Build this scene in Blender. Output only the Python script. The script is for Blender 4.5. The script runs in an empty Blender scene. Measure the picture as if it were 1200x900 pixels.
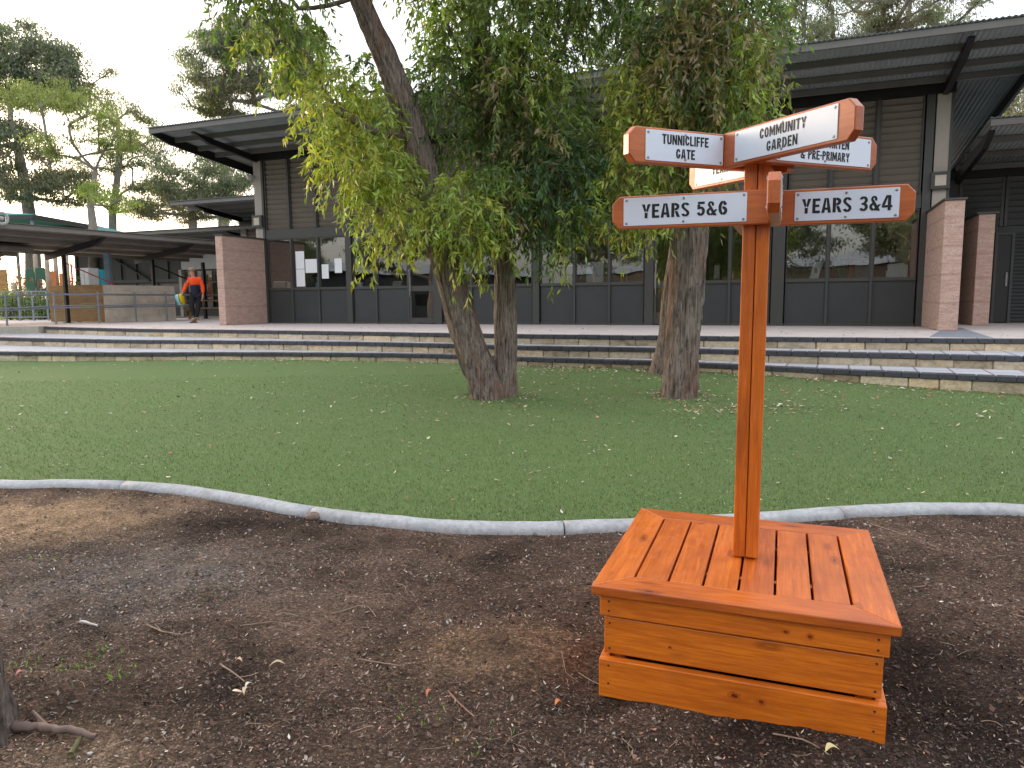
import bpy, math, random
import numpy as np
from mathutils import Vector, Matrix, noise as mn
R = math.radians
rnd = random.Random(7)
rng = np.random.default_rng(11)
S = bpy.context.scene
C = S.collection

# ------------------------------------------------------------------ camera, world, sun, exposure
EYE = 1.46
FPX = 850.0                                   # focal length in pixels of a 1200 wide picture
_d = Vector((60, 7416, 850)).normalized(); _u = -_d
_z = Vector((0, 0, 1)); _y = (_z - _u * _z.dot(_u)).normalized(); _x = _y.cross(_u)
MW = Matrix((_x, _y, _u))                     # camera axes (right, down, forward) to world
cam_d = bpy.data.cameras.new('camera'); cam = bpy.data.objects.new('camera', cam_d); C.objects.link(cam)
r_, dn_, f_ = MW @ Vector((1, 0, 0)), MW @ Vector((0, 1, 0)), MW @ Vector((0, 0, 1))
m4 = Matrix.Identity(4)
for i in range(3):
    m4[i][0] = r_[i]; m4[i][1] = -dn_[i]; m4[i][2] = -f_[i]
m4[2][3] = EYE
cam.matrix_world = m4
cam_d.sensor_width = 36.0; cam_d.lens = 36.0 * FPX / 1200.0
cam_d.clip_start = 0.05; cam_d.clip_end = 2000
S.camera = cam

SUN_AZ, SUN_EL = -50.0, 7.0                   # degrees from the view direction, to the right positive
W = bpy.data.worlds.new("World"); S.world = W; W.use_nodes = True
nt = W.node_tree; bg = nt.nodes['Background']
sky = nt.nodes.new('ShaderNodeTexSky'); sky.sky_type = 'NISHITA'; sky.sun_disc = False
sky.sun_elevation = R(SUN_EL); sky.sun_rotation = R(SUN_AZ)
sky.air_density = 1.0; sky.dust_density = 4.0; sky.ozone_density = 1.0; sky.altitude = 0
hs = nt.nodes.new('ShaderNodeHueSaturation'); hs.inputs['Saturation'].default_value = 0.7
cr = nt.nodes.new('ShaderNodeMixRGB'); cr.blend_type = 'MIX'; cr.inputs[0].default_value = 0.5
cr.inputs[2].default_value = (9.2, 9.3, 9.9, 1)        # thin high cloud
# the cloud veil thins out towards the horizon
_t = nt.nodes.new('ShaderNodeTexCoord'); _s = nt.nodes.new('ShaderNodeSeparateXYZ'); _m = nt.nodes.new('ShaderNodeMapRange')
_m.inputs['From Min'].default_value = 0.0; _m.inputs['From Max'].default_value = 0.38; _m.inputs['To Min'].default_value = 0.08; _m.inputs['To Max'].default_value = 0.5
nt.links.new(_t.outputs['Generated'], _s.inputs[0]); nt.links.new(_s.outputs['Z'], _m.inputs[0]); nt.links.new(_m.outputs[0], cr.inputs[0])
nt.links.new(sky.outputs[0], hs.inputs['Color']); nt.links.new(hs.outputs[0], cr.inputs[1])
nt.links.new(cr.outputs[0], bg.inputs['Color']); bg.inputs['Strength'].default_value = 0.15
sd = bpy.data.lights.new('sun', 'SUN'); sun = bpy.data.objects.new('sun', sd); C.objects.link(sun)
sd.energy = 1.1; sd.angle = R(12.0); sd.color = (1.0, 0.70, 0.45)
sv = Vector((math.sin(R(SUN_AZ)) * math.cos(R(SUN_EL)), math.cos(R(SUN_AZ)) * math.cos(R(SUN_EL)), math.sin(R(SUN_EL))))
sun.rotation_euler = sv.to_track_quat('Z', 'Y').to_euler()
S.view_settings.view_transform = 'Standard'; S.view_settings.look = 'None'
S.view_settings.exposure = 1.2; S.view_settings.gamma = 1.0; S.view_settings.use_curve_mapping = False
S.cycles.max_bounces = 6; S.cycles.transparent_max_bounces = 12

# ------------------------------------------------------------------ helpers
def ray(px, py):
    return MW @ Vector((px - 600, py - 450, FPX))
def at(px, py, Y):                            # the place seen in that direction at a distance Y ahead
    r = ray(px, py); return Vector((0, 0, EYE)) + r * (Y / r.y)

def lk(o, parent=None):
    C.objects.link(o)
    if parent: o.parent = parent
    return o
def tag(o, label=None, cat=None, group=None, kind=None):
    if label: o['label'] = label
    if cat: o['category'] = cat
    if group: o['group'] = group
    if kind: o['kind'] = kind
    return o
def empty(name, loc=(0, 0, 0), rz=0.0, mat=None, **k):
    o = bpy.data.objects.new(name, None); lk(o); o.empty_display_size = 0.1
    if mat is not None: o.matrix_world = mat
    else: o.location = loc; o.rotation_euler = (0, 0, rz)
    tag(o, k.get('label'), k.get('cat'), k.get('group'), k.get('kind'))
    return o

class MB:
    def __init__(s): s.v = []; s.f = []; s.mi = []
    def add(s, vs, fs, m=0):
        b = len(s.v); s.v += [tuple(p) for p in vs]
        s.f += [tuple(b + i for i in f) for f in fs]; s.mi += [m] * len(fs); return s
    def box(s, x0, x1, y0, y1, z0, z1, m=0, M=None):
        vs = [Vector((x, y, z)) for z in (z0, z1) for y in (y0, y1) for x in (x0, x1)]
        if M is not None: vs = [M @ v for v in vs]
        return s.add(vs, [(0, 2, 3, 1), (4, 5, 7, 6), (0, 1, 5, 4), (2, 6, 7, 3), (0, 4, 6, 2), (1, 3, 7, 5)], m)
    def bar(s, a, b, w, h, m=0, up=(0, 0, 1)):    # rectangular bar a to b
        a, b = Vector(a), Vector(b); t = (b - a).normalized(); upv = Vector(up)
        sx = t.cross(upv).normalized(); uz = sx.cross(t)
        vs = [p + sx * (w / 2 * i) + uz * (h / 2 * j) for p in (a, b) for j in (-1, 1) for i in (-1, 1)]
        return s.add(vs, [(0, 1, 3, 2), (4, 6, 7, 5), (0, 4, 5, 1), (2, 3, 7, 6), (0, 2, 6, 4), (1, 5, 7, 3)], m)
    def prism(s, poly, z0, z1, m=0, M=None):      # poly in xy, extruded in z
        n = len(poly)
        vs = [Vector((p[0], p[1], z)) for z in (z0, z1) for p in poly]
        if M is not None: vs = [M @ v for v in vs]
        fs = [tuple(reversed(range(n))), tuple(range(n, 2 * n))] + [(i, (i + 1) % n, n + (i + 1) % n, n + i) for i in range(n)]
        return s.add(vs, fs, m)
    def tube(s, path, rad, seg=8, m=0, cap=True):
        path = [Vector(p) for p in path]; n = len(path)
        if not hasattr(rad, '__len__'): rad = [rad] * n
        ref = Vector((0, 0, 1)) if abs((path[-1] - path[0]).normalized().z) < 0.9 else Vector((1, 0, 0))
        vs = []
        for i, p in enumerate(path):
            t = (path[min(i + 1, n - 1)] - path[max(i - 1, 0)]).normalized()
            a = t.cross(ref).normalized(); b = t.cross(a)
            for k in range(seg):
                an = 2 * math.pi * k / seg; vs.append(p + (a * math.cos(an) + b * math.sin(an)) * rad[i])
        fs = [(i * seg + k, i * seg + (k + 1) % seg, (i + 1) * seg + (k + 1) % seg, (i + 1) * seg + k) for i in range(n - 1) for k in range(seg)]
        if cap: fs += [tuple(range(seg)), tuple(reversed(range((n - 1) * seg, n * seg)))]
        return s.add(vs, fs, m)
    def lathe(s, prof, seg=16, m=0, M=None):      # prof: (r, z)
        vs = []
        for r, z in prof:
            for k in range(seg):
                a = 2 * math.pi * k / seg; v = Vector((r * math.cos(a), r * math.sin(a), z)); vs.append(M @ v if M is not None else v)
        n = len(prof)
        fs = [(i * seg + k, i * seg + (k + 1) % seg, (i + 1) * seg + (k + 1) % seg, (i + 1) * seg + k) for i in range(n - 1) for k in range(seg)]
        fs += [tuple(reversed(range(seg))), tuple(range((n - 1) * seg, n * seg))]
        return s.add(vs, fs, m)
    def mesh(s, name, mats, smooth=False):
        me = bpy.data.meshes.new(name); me.from_pydata(s.v, [], s.f)
        if not isinstance(mats, (list, tuple)): mats = [mats]
        for m in mats: me.materials.append(m)
        if len(mats) > 1: me.polygons.foreach_set('material_index', s.mi)
        if smooth: me.polygons.foreach_set('use_smooth', [True] * len(me.polygons))
        me.update(); return me
    def build(s, name, mats, parent=None, smooth=False, bevel=0, **k):
        o = bpy.data.objects.new(name, s.mesh(name, mats, smooth)); lk(o, parent)
        if bevel:
            b = o.modifiers.new('bevel', 'BEVEL'); b.width = bevel; b.segments = 2; b.limit_method = 'ANGLE'; b.angle_limit = R(50)
        if k.get('M') is not None: o.matrix_local = k['M']
        tag(o, k.get('label'), k.get('cat'), k.get('group'), k.get('kind'))
        return o

def npmesh(name, V, F, mats, col=None, smooth=False):     # V (n,3), F (m,k) numpy
    me = bpy.data.meshes.new(name); k = F.shape[1]
    me.vertices.add(len(V)); me.vertices.foreach_set('co', V.astype(np.float32).ravel())
    me.loops.add(F.size); me.loops.foreach_set('vertex_index', F.astype(np.int32).ravel())
    me.polygons.add(len(F)); me.polygons.foreach_set('loop_start', np.arange(0, F.size, k, dtype=np.int32))
    me.polygons.foreach_set('loop_total', np.full(len(F), k, dtype=np.int32))
    for m in (mats if isinstance(mats, (list, tuple)) else [mats]): me.materials.append(m)
    if smooth: me.polygons.foreach_set('use_smooth', np.ones(len(F), dtype=bool))
    if col is not None:
        a = me.color_attributes.new('tint', 'FLOAT_COLOR', 'POINT')
        c4 = np.ones((len(V), 4), dtype=np.float32); c4[:, :3] = col; a.data.foreach_set('color', c4.ravel())
    me.update(calc_edges=True); me.validate(); return me

# ------------------------------------------------------------------ materials
class NT:
    def __init__(s, name, rough=0.7, spec=0.4):
        s.m = bpy.data.materials.new(name); s.m.use_nodes = True; s.t = s.m.node_tree; s.n = s.t.nodes
        s.b = s.n['Principled BSDF']; s.b.inputs['Roughness'].default_value = rough
        s.b.inputs['Specular IOR Level'].default_value = spec
        s.tc = s.n.new('ShaderNodeTexCoord')
    def l(s, a, b): s.t.links.new(a, b)
    def mp(s, scale=(1, 1, 1), coord='Object', rand=False):
        m = s.n.new('ShaderNodeMapping'); m.inputs['Scale'].default_value = scale; s.l(s.tc.outputs[coord], m.inputs[0])
        if rand:
            oi = s.n.new('ShaderNodeObjectInfo'); mu = s.n.new('ShaderNodeVectorMath'); mu.operation = 'SCALE'
            mu.inputs[0].default_value = (37.1, 17.7, 29.3); s.l(oi.outputs['Random'], mu.inputs['Scale']); s.l(mu.outputs[0], m.inputs['Location'])
        return m.outputs[0]
    def noise(s, vec, scale=5, det=5, rough=0.6, dist=0.0):
        n = s.n.new('ShaderNodeTexNoise'); n.inputs['Scale'].default_value = scale; n.inputs['Detail'].default_value = det
        n.inputs['Roughness'].default_value = rough; n.inputs['Distortion'].default_value = dist; s.l(vec, n.inputs['Vector']); return n.outputs['Fac']
    def ramp(s, fac, stops, interp='LINEAR'):
        r = s.n.new('ShaderNodeValToRGB'); r.color_ramp.interpolation = interp; e = r.color_ramp.elements
        while len(e) < len(stops): e.new(0.5)
        for i, (p, c) in enumerate(stops):
            e[i].position = p; e[i].color = (*c, 1) if len(c) == 3 else c
        s.l(fac, r.inputs[0]); return r.outputs[0]
    def mix(s, a, b, f, mode='MIX'):
        x = s.n.new('ShaderNodeMixRGB'); x.blend_type = mode
        for i, q in ((1, a), (2, b)):
            if isinstance(q, tuple): x.inputs[i].default_value = (*q, 1)
            else: s.l(q, x.inputs[i])
        if isinstance(f, (int, float)): x.inputs[0].default_value = f
        else: s.l(f, x.inputs[0])
        return x.outputs[0]
    def bump(s, h, strength=0.3, dist=0.01, nrm=None):
        b = s.n.new('ShaderNodeBump'); b.inputs['Strength'].default_value = strength; b.inputs['Distance'].default_value = dist
        s.l(h, b.inputs['Height'])
        if nrm: s.l(nrm, b.inputs['Normal'])
        s.l(b.outputs[0], s.b.inputs['Normal']); return b.outputs[0]
    def col(s, c):
        if isinstance(c, tuple): s.b.inputs['Base Color'].default_value = (*c, 1)
        else: s.l(c, s.b.inputs['Base Color'])
        return s

def plain(name, c, rough=0.5, var=0.12, scale=6, spec=0.4, metal=0.0, bump=0.0):
    t = NT(name, rough, spec); v = t.mp(rand=True); n = t.noise(v, scale, 6, 0.65)
    c0 = tuple(x * (1 - var) for x in c); c1 = tuple(min(1, x * (1 + var)) for x in c)
    t.col(t.ramp(n, [(0.3, c0), (0.7, c1)])); t.b.inputs['Metallic'].default_value = metal
    if bump: t.bump(t.noise(v, scale * 12, 4), bump, 0.004)
    return t.m

def mat_wood(name, lo, hi, knot=True, rough=0.38, gs=1.0):
    t = NT(name, rough, 0.5)
    v = t.mp((1.6 * gs, 26 * gs, 26 * gs), rand=True)
    g = t.noise(v, 2.6, 8, 0.7, 0.6)
    big = t.noise(t.mp((2, 5, 5), rand=True), 1.5, 3)
    fg_ = t.noise(t.mp((5 * gs, 150 * gs, 150 * gs), rand=True), 1.5, 4, 0.6)
    base = t.ramp(t.mix(g, fg_, 0.3), [(0.32, lo), (0.5, tuple((a + b) / 2 for a, b in zip(lo, hi))), (0.66, hi)])
    base = t.mix(base, tuple(x * 0.72 for x in lo), t.ramp(big, [(0.45, (0, 0, 0)), (0.75, (0.55, 0.55, 0.55))]))
    if knot:
        vo = t.n.new('ShaderNodeTexVoronoi'); vo.inputs['Scale'].default_value = 1.0; vo.inputs['Randomness'].default_value = 1
        t.l(t.mp((3.0, 9, 9), rand=True), vo.inputs['Vector'])
        k = t.ramp(vo.outputs['Distance'], [(0.04, (0.9, 0.9, 0.9)), (0.07, (0.25,) * 3), (0.10, (0.5,) * 3), (0.19, (0, 0, 0))])
        base = t.mix(base, (lo[0] * 0.28, lo[1] * 0.25, lo[2] * 0.25), k)
    oi = t.n.new('ShaderNodeObjectInfo'); base = t.mix(base, t.ramp(oi.outputs['Random'], [(0, (.80, .74, .70)), (.5, (1, 1, 1)), (1, (1.08, 1.12, 1.1))]), 1.0, 'MULTIPLY')
    wear = t.noise(t.mp((9, 22, 22), rand=True), 3.5, 8, .75); base = t.mix(base, tuple(min(1, x * .6 + .22) for x in hi), t.ramp(wear, [(.60, (0, 0, 0)), (.74, (.30,) * 3)]))
    t.col(base); t.bump(g, 0.3, 0.002)
    t.b.inputs['Coat Weight'].default_value = 0.25; t.b.inputs['Coat Roughness'].default_value = 0.3
    rr = t.ramp(t.noise(t.mp((6, 6, 6), rand=True), 3, 4), [(0.3, (0.3,) * 3), (0.7, (0.5,) * 3)]); t.l(rr, t.b.inputs['Roughness'])
    return t.m

M = {}
M['stain'] = mat_wood('stained_timber', (0.44, 0.084, 0.006), (0.88, 0.240, 0.015))
M['stain_dark'] = mat_wood('stained_timber_deck', (0.36, 0.064, 0.008), (0.70, 0.182, 0.018))
M['stain_board'] = mat_wood('stained_timber_board', (0.33, 0.068, 0.012), (0.56, 0.145, 0.026))
M['plate'] = plain('white_enamel_plate', (0.66, 0.74, 0.84), 0.3, 0.02, 3)
M['ink'] = plain('black_paint_lettering', (0.012, 0.012, 0.012), 0.6, 0.1)
M['screw'] = plain('screw_steel', (0.30, 0.29, 0.28), 0.35, 0.1, 20, metal=0.8)
M['char'] = plain('charcoal_paint', (0.048, 0.052, 0.052), 0.5, 0.10, 1.5, 0.35)
M['char_frame'] = plain('charcoal_frame_paint', (0.062, 0.062, 0.058), 0.45, 0.08, 3)
M['black_steel'] = plain('black_steel_paint', (0.012, 0.011, 0.012), 0.5, 0.2)
M['bronze'] = plain('dark_grey_steel', (0.045, 0.045, 0.045), 0.5, 0.15)
M['louvre'] = plain('louvre_blade_paint', (0.150, 0.127, 0.102), 0.55, 0.12, 2)
M['beige'] = plain('pale_beige_paint', (0.40, 0.36, 0.31), 0.7, 0.08, 3)
M['pale'] = plain('pale_grey_cladding', (0.46, 0.47, 0.47), 0.6, 0.06, 1)
M['roofsheet'] = plain('roof_sheet', (0.17, 0.19, 0.19), 0.42, 0.15, 2, 0.5, 0.3)
M['walksheet'] = plain('walkway_roof_sheet', (0.19, 0.18, 0.165), 0.5, 0.15, 2)
M['walkpurlin'] = plain('walkway_purlin', (0.2, 0.19, 0.17), 0.5, 0.12, 2)
M['purlin'] = plain('purlin_paint', (0.15, 0.145, 0.135), 0.5, 0.12, 2)
M['galv'] = plain('grey_blue_rail_paint', (0.22, 0.25, 0.29), 0.4, 0.12, 8, 0.5)
M['bluepost'] = plain('blue_grey_post_paint', (0.20, 0.32, 0.45), 0.5, 0.1)
M['teal'] = plain('teal_shade_cloth', (0.10, 0.36, 0.36), 0.7, 0.15)
M['limewall'] = plain('cream_block_wall', (0.62, 0.55, 0.45), 0.85, 0.18, 3, 0.2, bump=0.5)
M['timberwall'] = mat_wood('brown_timber_wall', (0.22, 0.11, 0.03), (0.42, 0.24, 0.075), True, 0.7, 0.5)
M['greenpaint'] = plain('dark_green_paint', (0.03, 0.10, 0.06), 0.5)
M['tealpaint'] = plain('turquoise_paint', (0.02, 0.30, 0.36), 0.5)
M['orangepaint'] = plain('faded_orange_paint', (0.55, 0.20, 0.07), 0.6)
M['redpaint'] = plain('deep_red_paint', (0.55, 0.015, 0.03), 0.5)
M['yellowpaint'] = plain('yellow_plastic', (0.62, 0.42, 0.03), 0.5)
M['bluecabinet'] = plain('blue_cabinet_paint', (0.02, 0.11, 0.30), 0.5)
M['poletimber'] = plain('pale_timber_pole', (0.33, 0.27, 0.20), 0.8, 0.2, 6)
M['paper'] = plain('white_paper', (0.80, 0.82, 0.84), 0.8, 0.03)
M['intwall'] = plain('interior_wall', (0.26, 0.24, 0.22), 0.8)
M['intfloor'] = plain('interior_carpet', (0.05, 0.05, 0.055), 0.95)
M['grey_plastic'] = plain('light_grey_plastic', (0.35, 0.35, 0.34), 0.5)
M['dark_plastic'] = plain('dark_plastic', (0.03, 0.03, 0.03), 0.5)
M['snake'] = plain('sword_leaf_green', (0.05, 0.14, 0.05), 0.5, 0.4, 12)
M['exitgreen'] = plain('green_sign', (0.02, 0.45, 0.30), 0.5)
M['blind'] = plain('cream_roller_blind', (0.55, 0.50, 0.40), 0.8)

def mat_glass():
    m = bpy.data.materials.new('window_glass'); m.use_nodes = True; t = m.node_tree; t.nodes.clear()
    o = t.nodes.new('ShaderNodeOutputMaterial'); a = t.nodes.new('ShaderNodeBsdfTransparent'); a.inputs[0].default_value = (0.86, 0.88, 0.87, 1)
    g = t.nodes.new('ShaderNodeBsdfGlossy'); g.inputs['Roughness'].default_value = 0.0; g.inputs['Color'].default_value = (0.95, 0.93, 0.92, 1)
    fr = t.nodes.new('ShaderNodeFresnel'); fr.inputs[0].default_value = 1.5
    mp = t.nodes.new('ShaderNodeMapRange'); mp.inputs['From Min'].default_value = 0.0; mp.inputs['From Max'].default_value = 1.0
    mp.inputs['To Min'].default_value = 0.14; mp.inputs['To Max'].default_value = 1.0
    mx = t.nodes.new('ShaderNodeMixShader')
    # slight waviness of real panes
    tc = t.nodes.new('ShaderNodeTexCoord'); n = t.nodes.new('ShaderNodeTexNoise'); n.inputs['Scale'].default_value = 1.1; n.inputs['Detail'].default_value = 1
    b = t.nodes.new('ShaderNodeBump'); b.inputs['Strength'].default_value = 0.05; b.inputs['Distance'].default_value = 0.05
    t.links.new(tc.outputs['Object'], n.inputs['Vector']); t.links.new(n.outputs['Fac'], b.inputs['Height']); t.links.new(b.outputs[0], g.inputs['Normal'])
    t.links.new(fr.outputs[0], mp.inputs[0]); t.links.new(mp.outputs[0], mx.inputs[0]); t.links.new(a.outputs[0], mx.inputs[1]); t.links.new(g.outputs[0], mx.inputs[2])
    t.links.new(mx.outputs[0], o.inputs[0]); return m
M['glass'] = mat_glass()

def mat_tint(name, trans=0.0, rough=0.6, mult=1.0, spec=0.3):     # colour from the mesh's own per-leaf tint
    t = NT(name, rough, spec)
    a = t.n.new('ShaderNodeVertexColor'); a.layer_name = 'tint'
    t.col(a.outputs['Color'])
    if trans:
        tr = t.n.new('ShaderNodeBsdfTranslucent'); mx = t.n.new('ShaderNodeMixShader'); mx.inputs[0].default_value = trans
        br = t.mix(a.outputs['Color'], (1.5, 1.7, 0.7), 1.0, 'MULTIPLY'); t.l(br, tr.inputs['Color'])
        o = t.n['Material Output']; t.l(t.b.outputs[0], mx.inputs[1]); t.l(tr.outputs[0], mx.inputs[2]); t.l(mx.outputs[0], o.inputs[0])
    return t.m
M['leaf'] = mat_tint('tree_leaf', 0.38, 0.42, spec=0.45)
M['litter'] = mat_tint('dry_litter', 0.0, 0.8)
M['blade'] = mat_tint('turf_blade', 0.15, 0.55)

def mat_bark(name, c0, c1, red=(0.16, 0.07, 0.045)):
    t = NT(name, 0.9, 0.15)
    v = t.mp((20, 20, 1.5)); g = t.noise(v, 2.4, 9, 0.75, 0.5); f = t.noise(t.mp((90, 90, 6)), 2, 5, 0.7)
    mid = tuple((a + b) / 2 for a, b in zip(c0, c1))
    c = t.ramp(g, [(0.36, c0), (0.46, mid), (0.60, c1)])
    c = t.mix(c, red, t.ramp(t.noise(t.mp((3, 3, 1)), 1.4, 4), [(0.5, (0, 0, 0)), (0.72, (0.75,) * 3)]))
    c = t.mix(c, (0.5, 0.5, 0.5), 0.35, 'OVERLAY'); t.col(c)
    mxh = t.mix(g, f, 0.35); t.bump(mxh, 1.0, 0.06); return t.m
M['bark'] = mat_bark('stringy_bark', (0.022, 0.015, 0.012), (0.42, 0.345, 0.295), (0.26, 0.11, 0.07))
M['bark_far'] = mat_bark('gum_bark', (0.16, 0.14, 0.12), (0.42, 0.38, 0.34), (0.26, 0.21, 0.17))
M['twig'] = plain('twig_brown', (0.13, 0.08, 0.05), 0.9, 0.3, 20)

def mat_soil():
    t = NT('mulch_soil', 0.95, 0.15)
    v = t.mp(); a = t.n.new('ShaderNodeVertexColor'); a.layer_name = 'tint'
    n1 = t.noise(v, 55, 8, 0.75); n2 = t.noise(v, 240, 4, 0.7); n3 = t.noise(v, 5, 5, 0.6)
    s = t.ramp(n1, [(0.28, (0.35, 0.32, 0.30)), (0.5, (0.85, 0.82, 0.80)), (0.62, (1.4, 1.35, 1.3)), (0.75, (2.4, 2.3, 2.2))])
    c = t.mix(a.outputs['Color'], s, 1.0, 'MULTIPLY')
    s2 = t.ramp(n2, [(0.35, (0.6,) * 3), (0.6, (1.1,) * 3), (0.72, (1.9, 1.8, 1.7))]); c = t.mix(c, s2, 1.0, 'MULTIPLY')
    s3 = t.ramp(n3, [(0.3, (0.78,) * 3), (0.7, (1.2,) * 3)]); c = t.mix(c, s3, 1.0, 'MULTIPLY')
    for sc_, lo_, hi_ in ((75, .55, 1.7), (170, .5, 1.9)):
        vo = t.n.new('ShaderNodeTexVoronoi'); vo.inputs['Scale'].default_value = sc_; t.l(t.mp((1, 1.6, 1)), vo.inputs['Vector'])
        sp_ = t.n.new('ShaderNodeSeparateColor'); t.l(vo.outputs['Color'], sp_.inputs[0])
        c = t.mix(c, t.ramp(sp_.outputs[0], [(0.0, (lo_,) * 3), (0.55, (0.9,) * 3), (0.85, (1.15, 1.1, 1.05)), (1.0, (hi_, hi_ * .95, hi_ * .9))]), 0.85, 'MULTIPLY')
    t.col(c)
    t.bump(t.mix(n1, n2, 0.4), 1.0, 0.02); return t.m
M['soil'] = mat_soil()
def mat_turf():
    t = NT('artificial_turf', 0.85, 0.2); v = t.mp()
    n = t.noise(v, 90, 6, 0.8); b = t.noise(v, 0.8, 4, 0.6); f = t.noise(t.mp((1, 1, 1)), 320, 3, 0.7)
    c = t.ramp(n, [(0.25, (0.062, 0.104, 0.034)), (0.5, (0.128, 0.200, 0.068)), (0.75, (0.22, 0.30, 0.125))])
    c = t.mix(c, (0.165, 0.18, 0.085), t.ramp(b, [(0.4, (0, 0, 0)), (0.75, (0.3,) * 3)])); t.col(c)
    t.bump(t.mix(n, f, 0.5), 0.9, 0.02); return t.m
M['turf'] = mat_turf()
def mat_conc(name, c, var=0.15, sc=30, bump=0.35, rough=0.85, pits=True):
    t = NT(name, rough, 0.25); v = t.mp(rand=True); n = t.noise(v, sc, 7, 0.75); b = t.noise(v, 2.2, 4)
    cc = t.ramp(n, [(0.3, tuple(x * (1 - var) for x in c)), (0.65, tuple(x * (1 + var) for x in c))])
    cc = t.mix(cc, tuple(x * 0.6 for x in c), t.ramp(b, [(0.45, (0, 0, 0)), (0.8, (0.5,) * 3)]))
    if pits:
        p = t.noise(v, sc * 4, 2, 0.5); cc = t.mix(cc, tuple(x * 0.25 for x in c), t.ramp(p, [(0.66, (0, 0, 0)), (0.72, (0.7,) * 3)]))
    t.col(cc); t.bump(n, bump, 0.006); return t.m
M['kerb'] = mat_conc('kerb_concrete', (0.39, 0.40, 0.41), .25, 26, .6)
_k = M['kerb'].node_tree; _b = _k.nodes['Principled BSDF']; _src = _b.inputs['Base Color'].links[0].from_socket
_tc = _k.nodes.new('ShaderNodeTexCoord'); _n = _k.nodes.new('ShaderNodeTexNoise'); _n.inputs['Scale'].default_value = 7; _n.inputs['Detail'].default_value = 8; _n.inputs['Roughness'].default_value = .75
_r = _k.nodes.new('ShaderNodeValToRGB'); _r.color_ramp.elements[0].position = .52; _r.color_ramp.elements[0].color = (0, 0, 0, 1); _r.color_ramp.elements[1].position = .75; _r.color_ramp.elements[1].color = (.6, .6, .6, 1)
_m = _k.nodes.new('ShaderNodeMixRGB'); _m.inputs[2].default_value = (.17, .14, .12, 1)
_k.links.new(_tc.outputs['Object'], _n.inputs['Vector']); _k.links.new(_n.outputs['Fac'], _r.inputs[0]); _k.links.new(_r.outputs[0], _m.inputs[0]); _k.links.new(_src, _m.inputs[1]); _k.links.new(_m.outputs[0], _b.inputs['Base Color'])
M['terrace'] = mat_conc('exposed_aggregate_paving', (0.58, 0.51, 0.48), 0.12, 60)
M['ramp'] = mat_conc('ramp_concrete', (0.42, 0.39, 0.33), 0.15, 12)
M['paver'] = mat_conc('charcoal_paver', (0.072, 0.075, 0.085), 0.25, 40)
def mat_lime(name, c, sc, dark):
    t = NT(name, .92, .15); v = t.mp(rand=True); n = t.noise(v, sc, 8, .75); b = t.noise(t.mp((1, 1, 2.5), rand=True), 3.2, 6, .7, .4)
    oi = t.n.new('ShaderNodeObjectInfo'); tone = t.ramp(oi.outputs['Random'], [(0, (.80, .76, .72)), (.5, (1.0, 1.0, 1.0)), (1, (1.14, 1.06, .94))])
    cc = t.ramp(n, [(.3, tuple(x * .68 for x in c)), (.5, c), (.68, tuple(min(.8, x * 1.22) for x in c))]); cc = t.mix(cc, tone, 1.0, 'MULTIPLY')
    cc = t.mix(cc, (.10, .078, .045), t.ramp(b, [(.50, (0, 0, 0)), (.72, (dark,) * 3)])); cc = t.mix(cc, (.03, .025, .02), t.ramp(t.noise(v, sc * 3.5, 3, .6), [(.64, (0, 0, 0)), (.70, (.75,) * 3)]))
    t.col(cc); t.bump(n, 1.0, .015); return t.m
M['lime'] = mat_lime('limestone_block', (.64, .55, .41), 16, .5); M['lime2'] = mat_lime('weathered_limestone_block', (.50, .42, .30), 14, .85)
M['lime_old'] = mat_conc('limestone_block', (0.50, 0.40, 0.27), 0.28, 9, 0.8)
M['lime2_old'] = mat_conc('weathered_limestone_mortar', (0.40, 0.31, 0.20), 0.45, 7, 0.9)
def mat_tread():
    t = NT('tread_paving', 0.6, 0.4); br = t.n.new('ShaderNodeTexBrick'); br.offset = 0.0
    br.inputs['Color1'].default_value = (0.42, 0.43, 0.47, 1); br.inputs['Color2'].default_value = (0.50, 0.50, 0.54, 1)
    br.inputs['Mortar'].default_value = (0.16, 0.15, 0.15, 1); br.inputs['Scale'].default_value = 1.0
    br.inputs['Mortar Size'].default_value = 0.012; br.inputs['Brick Width'].default_value = 0.4; br.inputs['Row Height'].default_value = 0.4
    mpv = t.n.new('ShaderNodeMapping'); mpv.inputs['Rotation'].default_value = (0, 0, R(25)); t.l(t.tc.outputs['Object'], mpv.inputs[0]); t.l(mpv.outputs[0], br.inputs['Vector'])
    n = t.noise(t.mp(), 25, 6, 0.7); c = t.mix(br.outputs['Color'], t.ramp(n, [(0.3, (0.75,) * 3), (0.7, (1.15,) * 3)]), 1.0, 'MULTIPLY'); t.col(c)
    t.bump(br.outputs['Fac'], -0.4, 0.01); return t.m
M['tread'] = mat_tread()
def mat_rammed():
    t = NT('rammed_earth', 0.92, 0.15); v = t.mp(rand=True)
    n = t.noise(t.mp((2, 2, 9), rand=True), 2.2, 7, 0.7); f = t.noise(v, 45, 6, 0.7)
    c = t.ramp(n, [(0.28, (0.41, 0.27, 0.215)), (0.5, (0.53, 0.365, 0.30)), (0.72, (0.62, 0.46, 0.39))])
    c = t.mix(c, t.ramp(f, [(0.3, (0.7,) * 3), (0.65, (1.15,) * 3)]), 1.0, 'MULTIPLY')
    w = t.n.new('ShaderNodeTexWave'); w.wave_type = 'BANDS'; w.bands_direction = 'Z'; w.inputs['Scale'].default_value = 0.62; w.inputs['Distortion'].default_value = 0.6
    t.l(t.mp(), w.inputs['Vector']); c = t.mix(c, (0.26, 0.15, 0.12), t.ramp(w.outputs['Fac'], [(0.0, (0.3,) * 3), (0.03, (0, 0, 0))])); t.col(c)
    t.bump(t.mix(n, f, 0.5), 0.8, 0.01); return t.m
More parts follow.
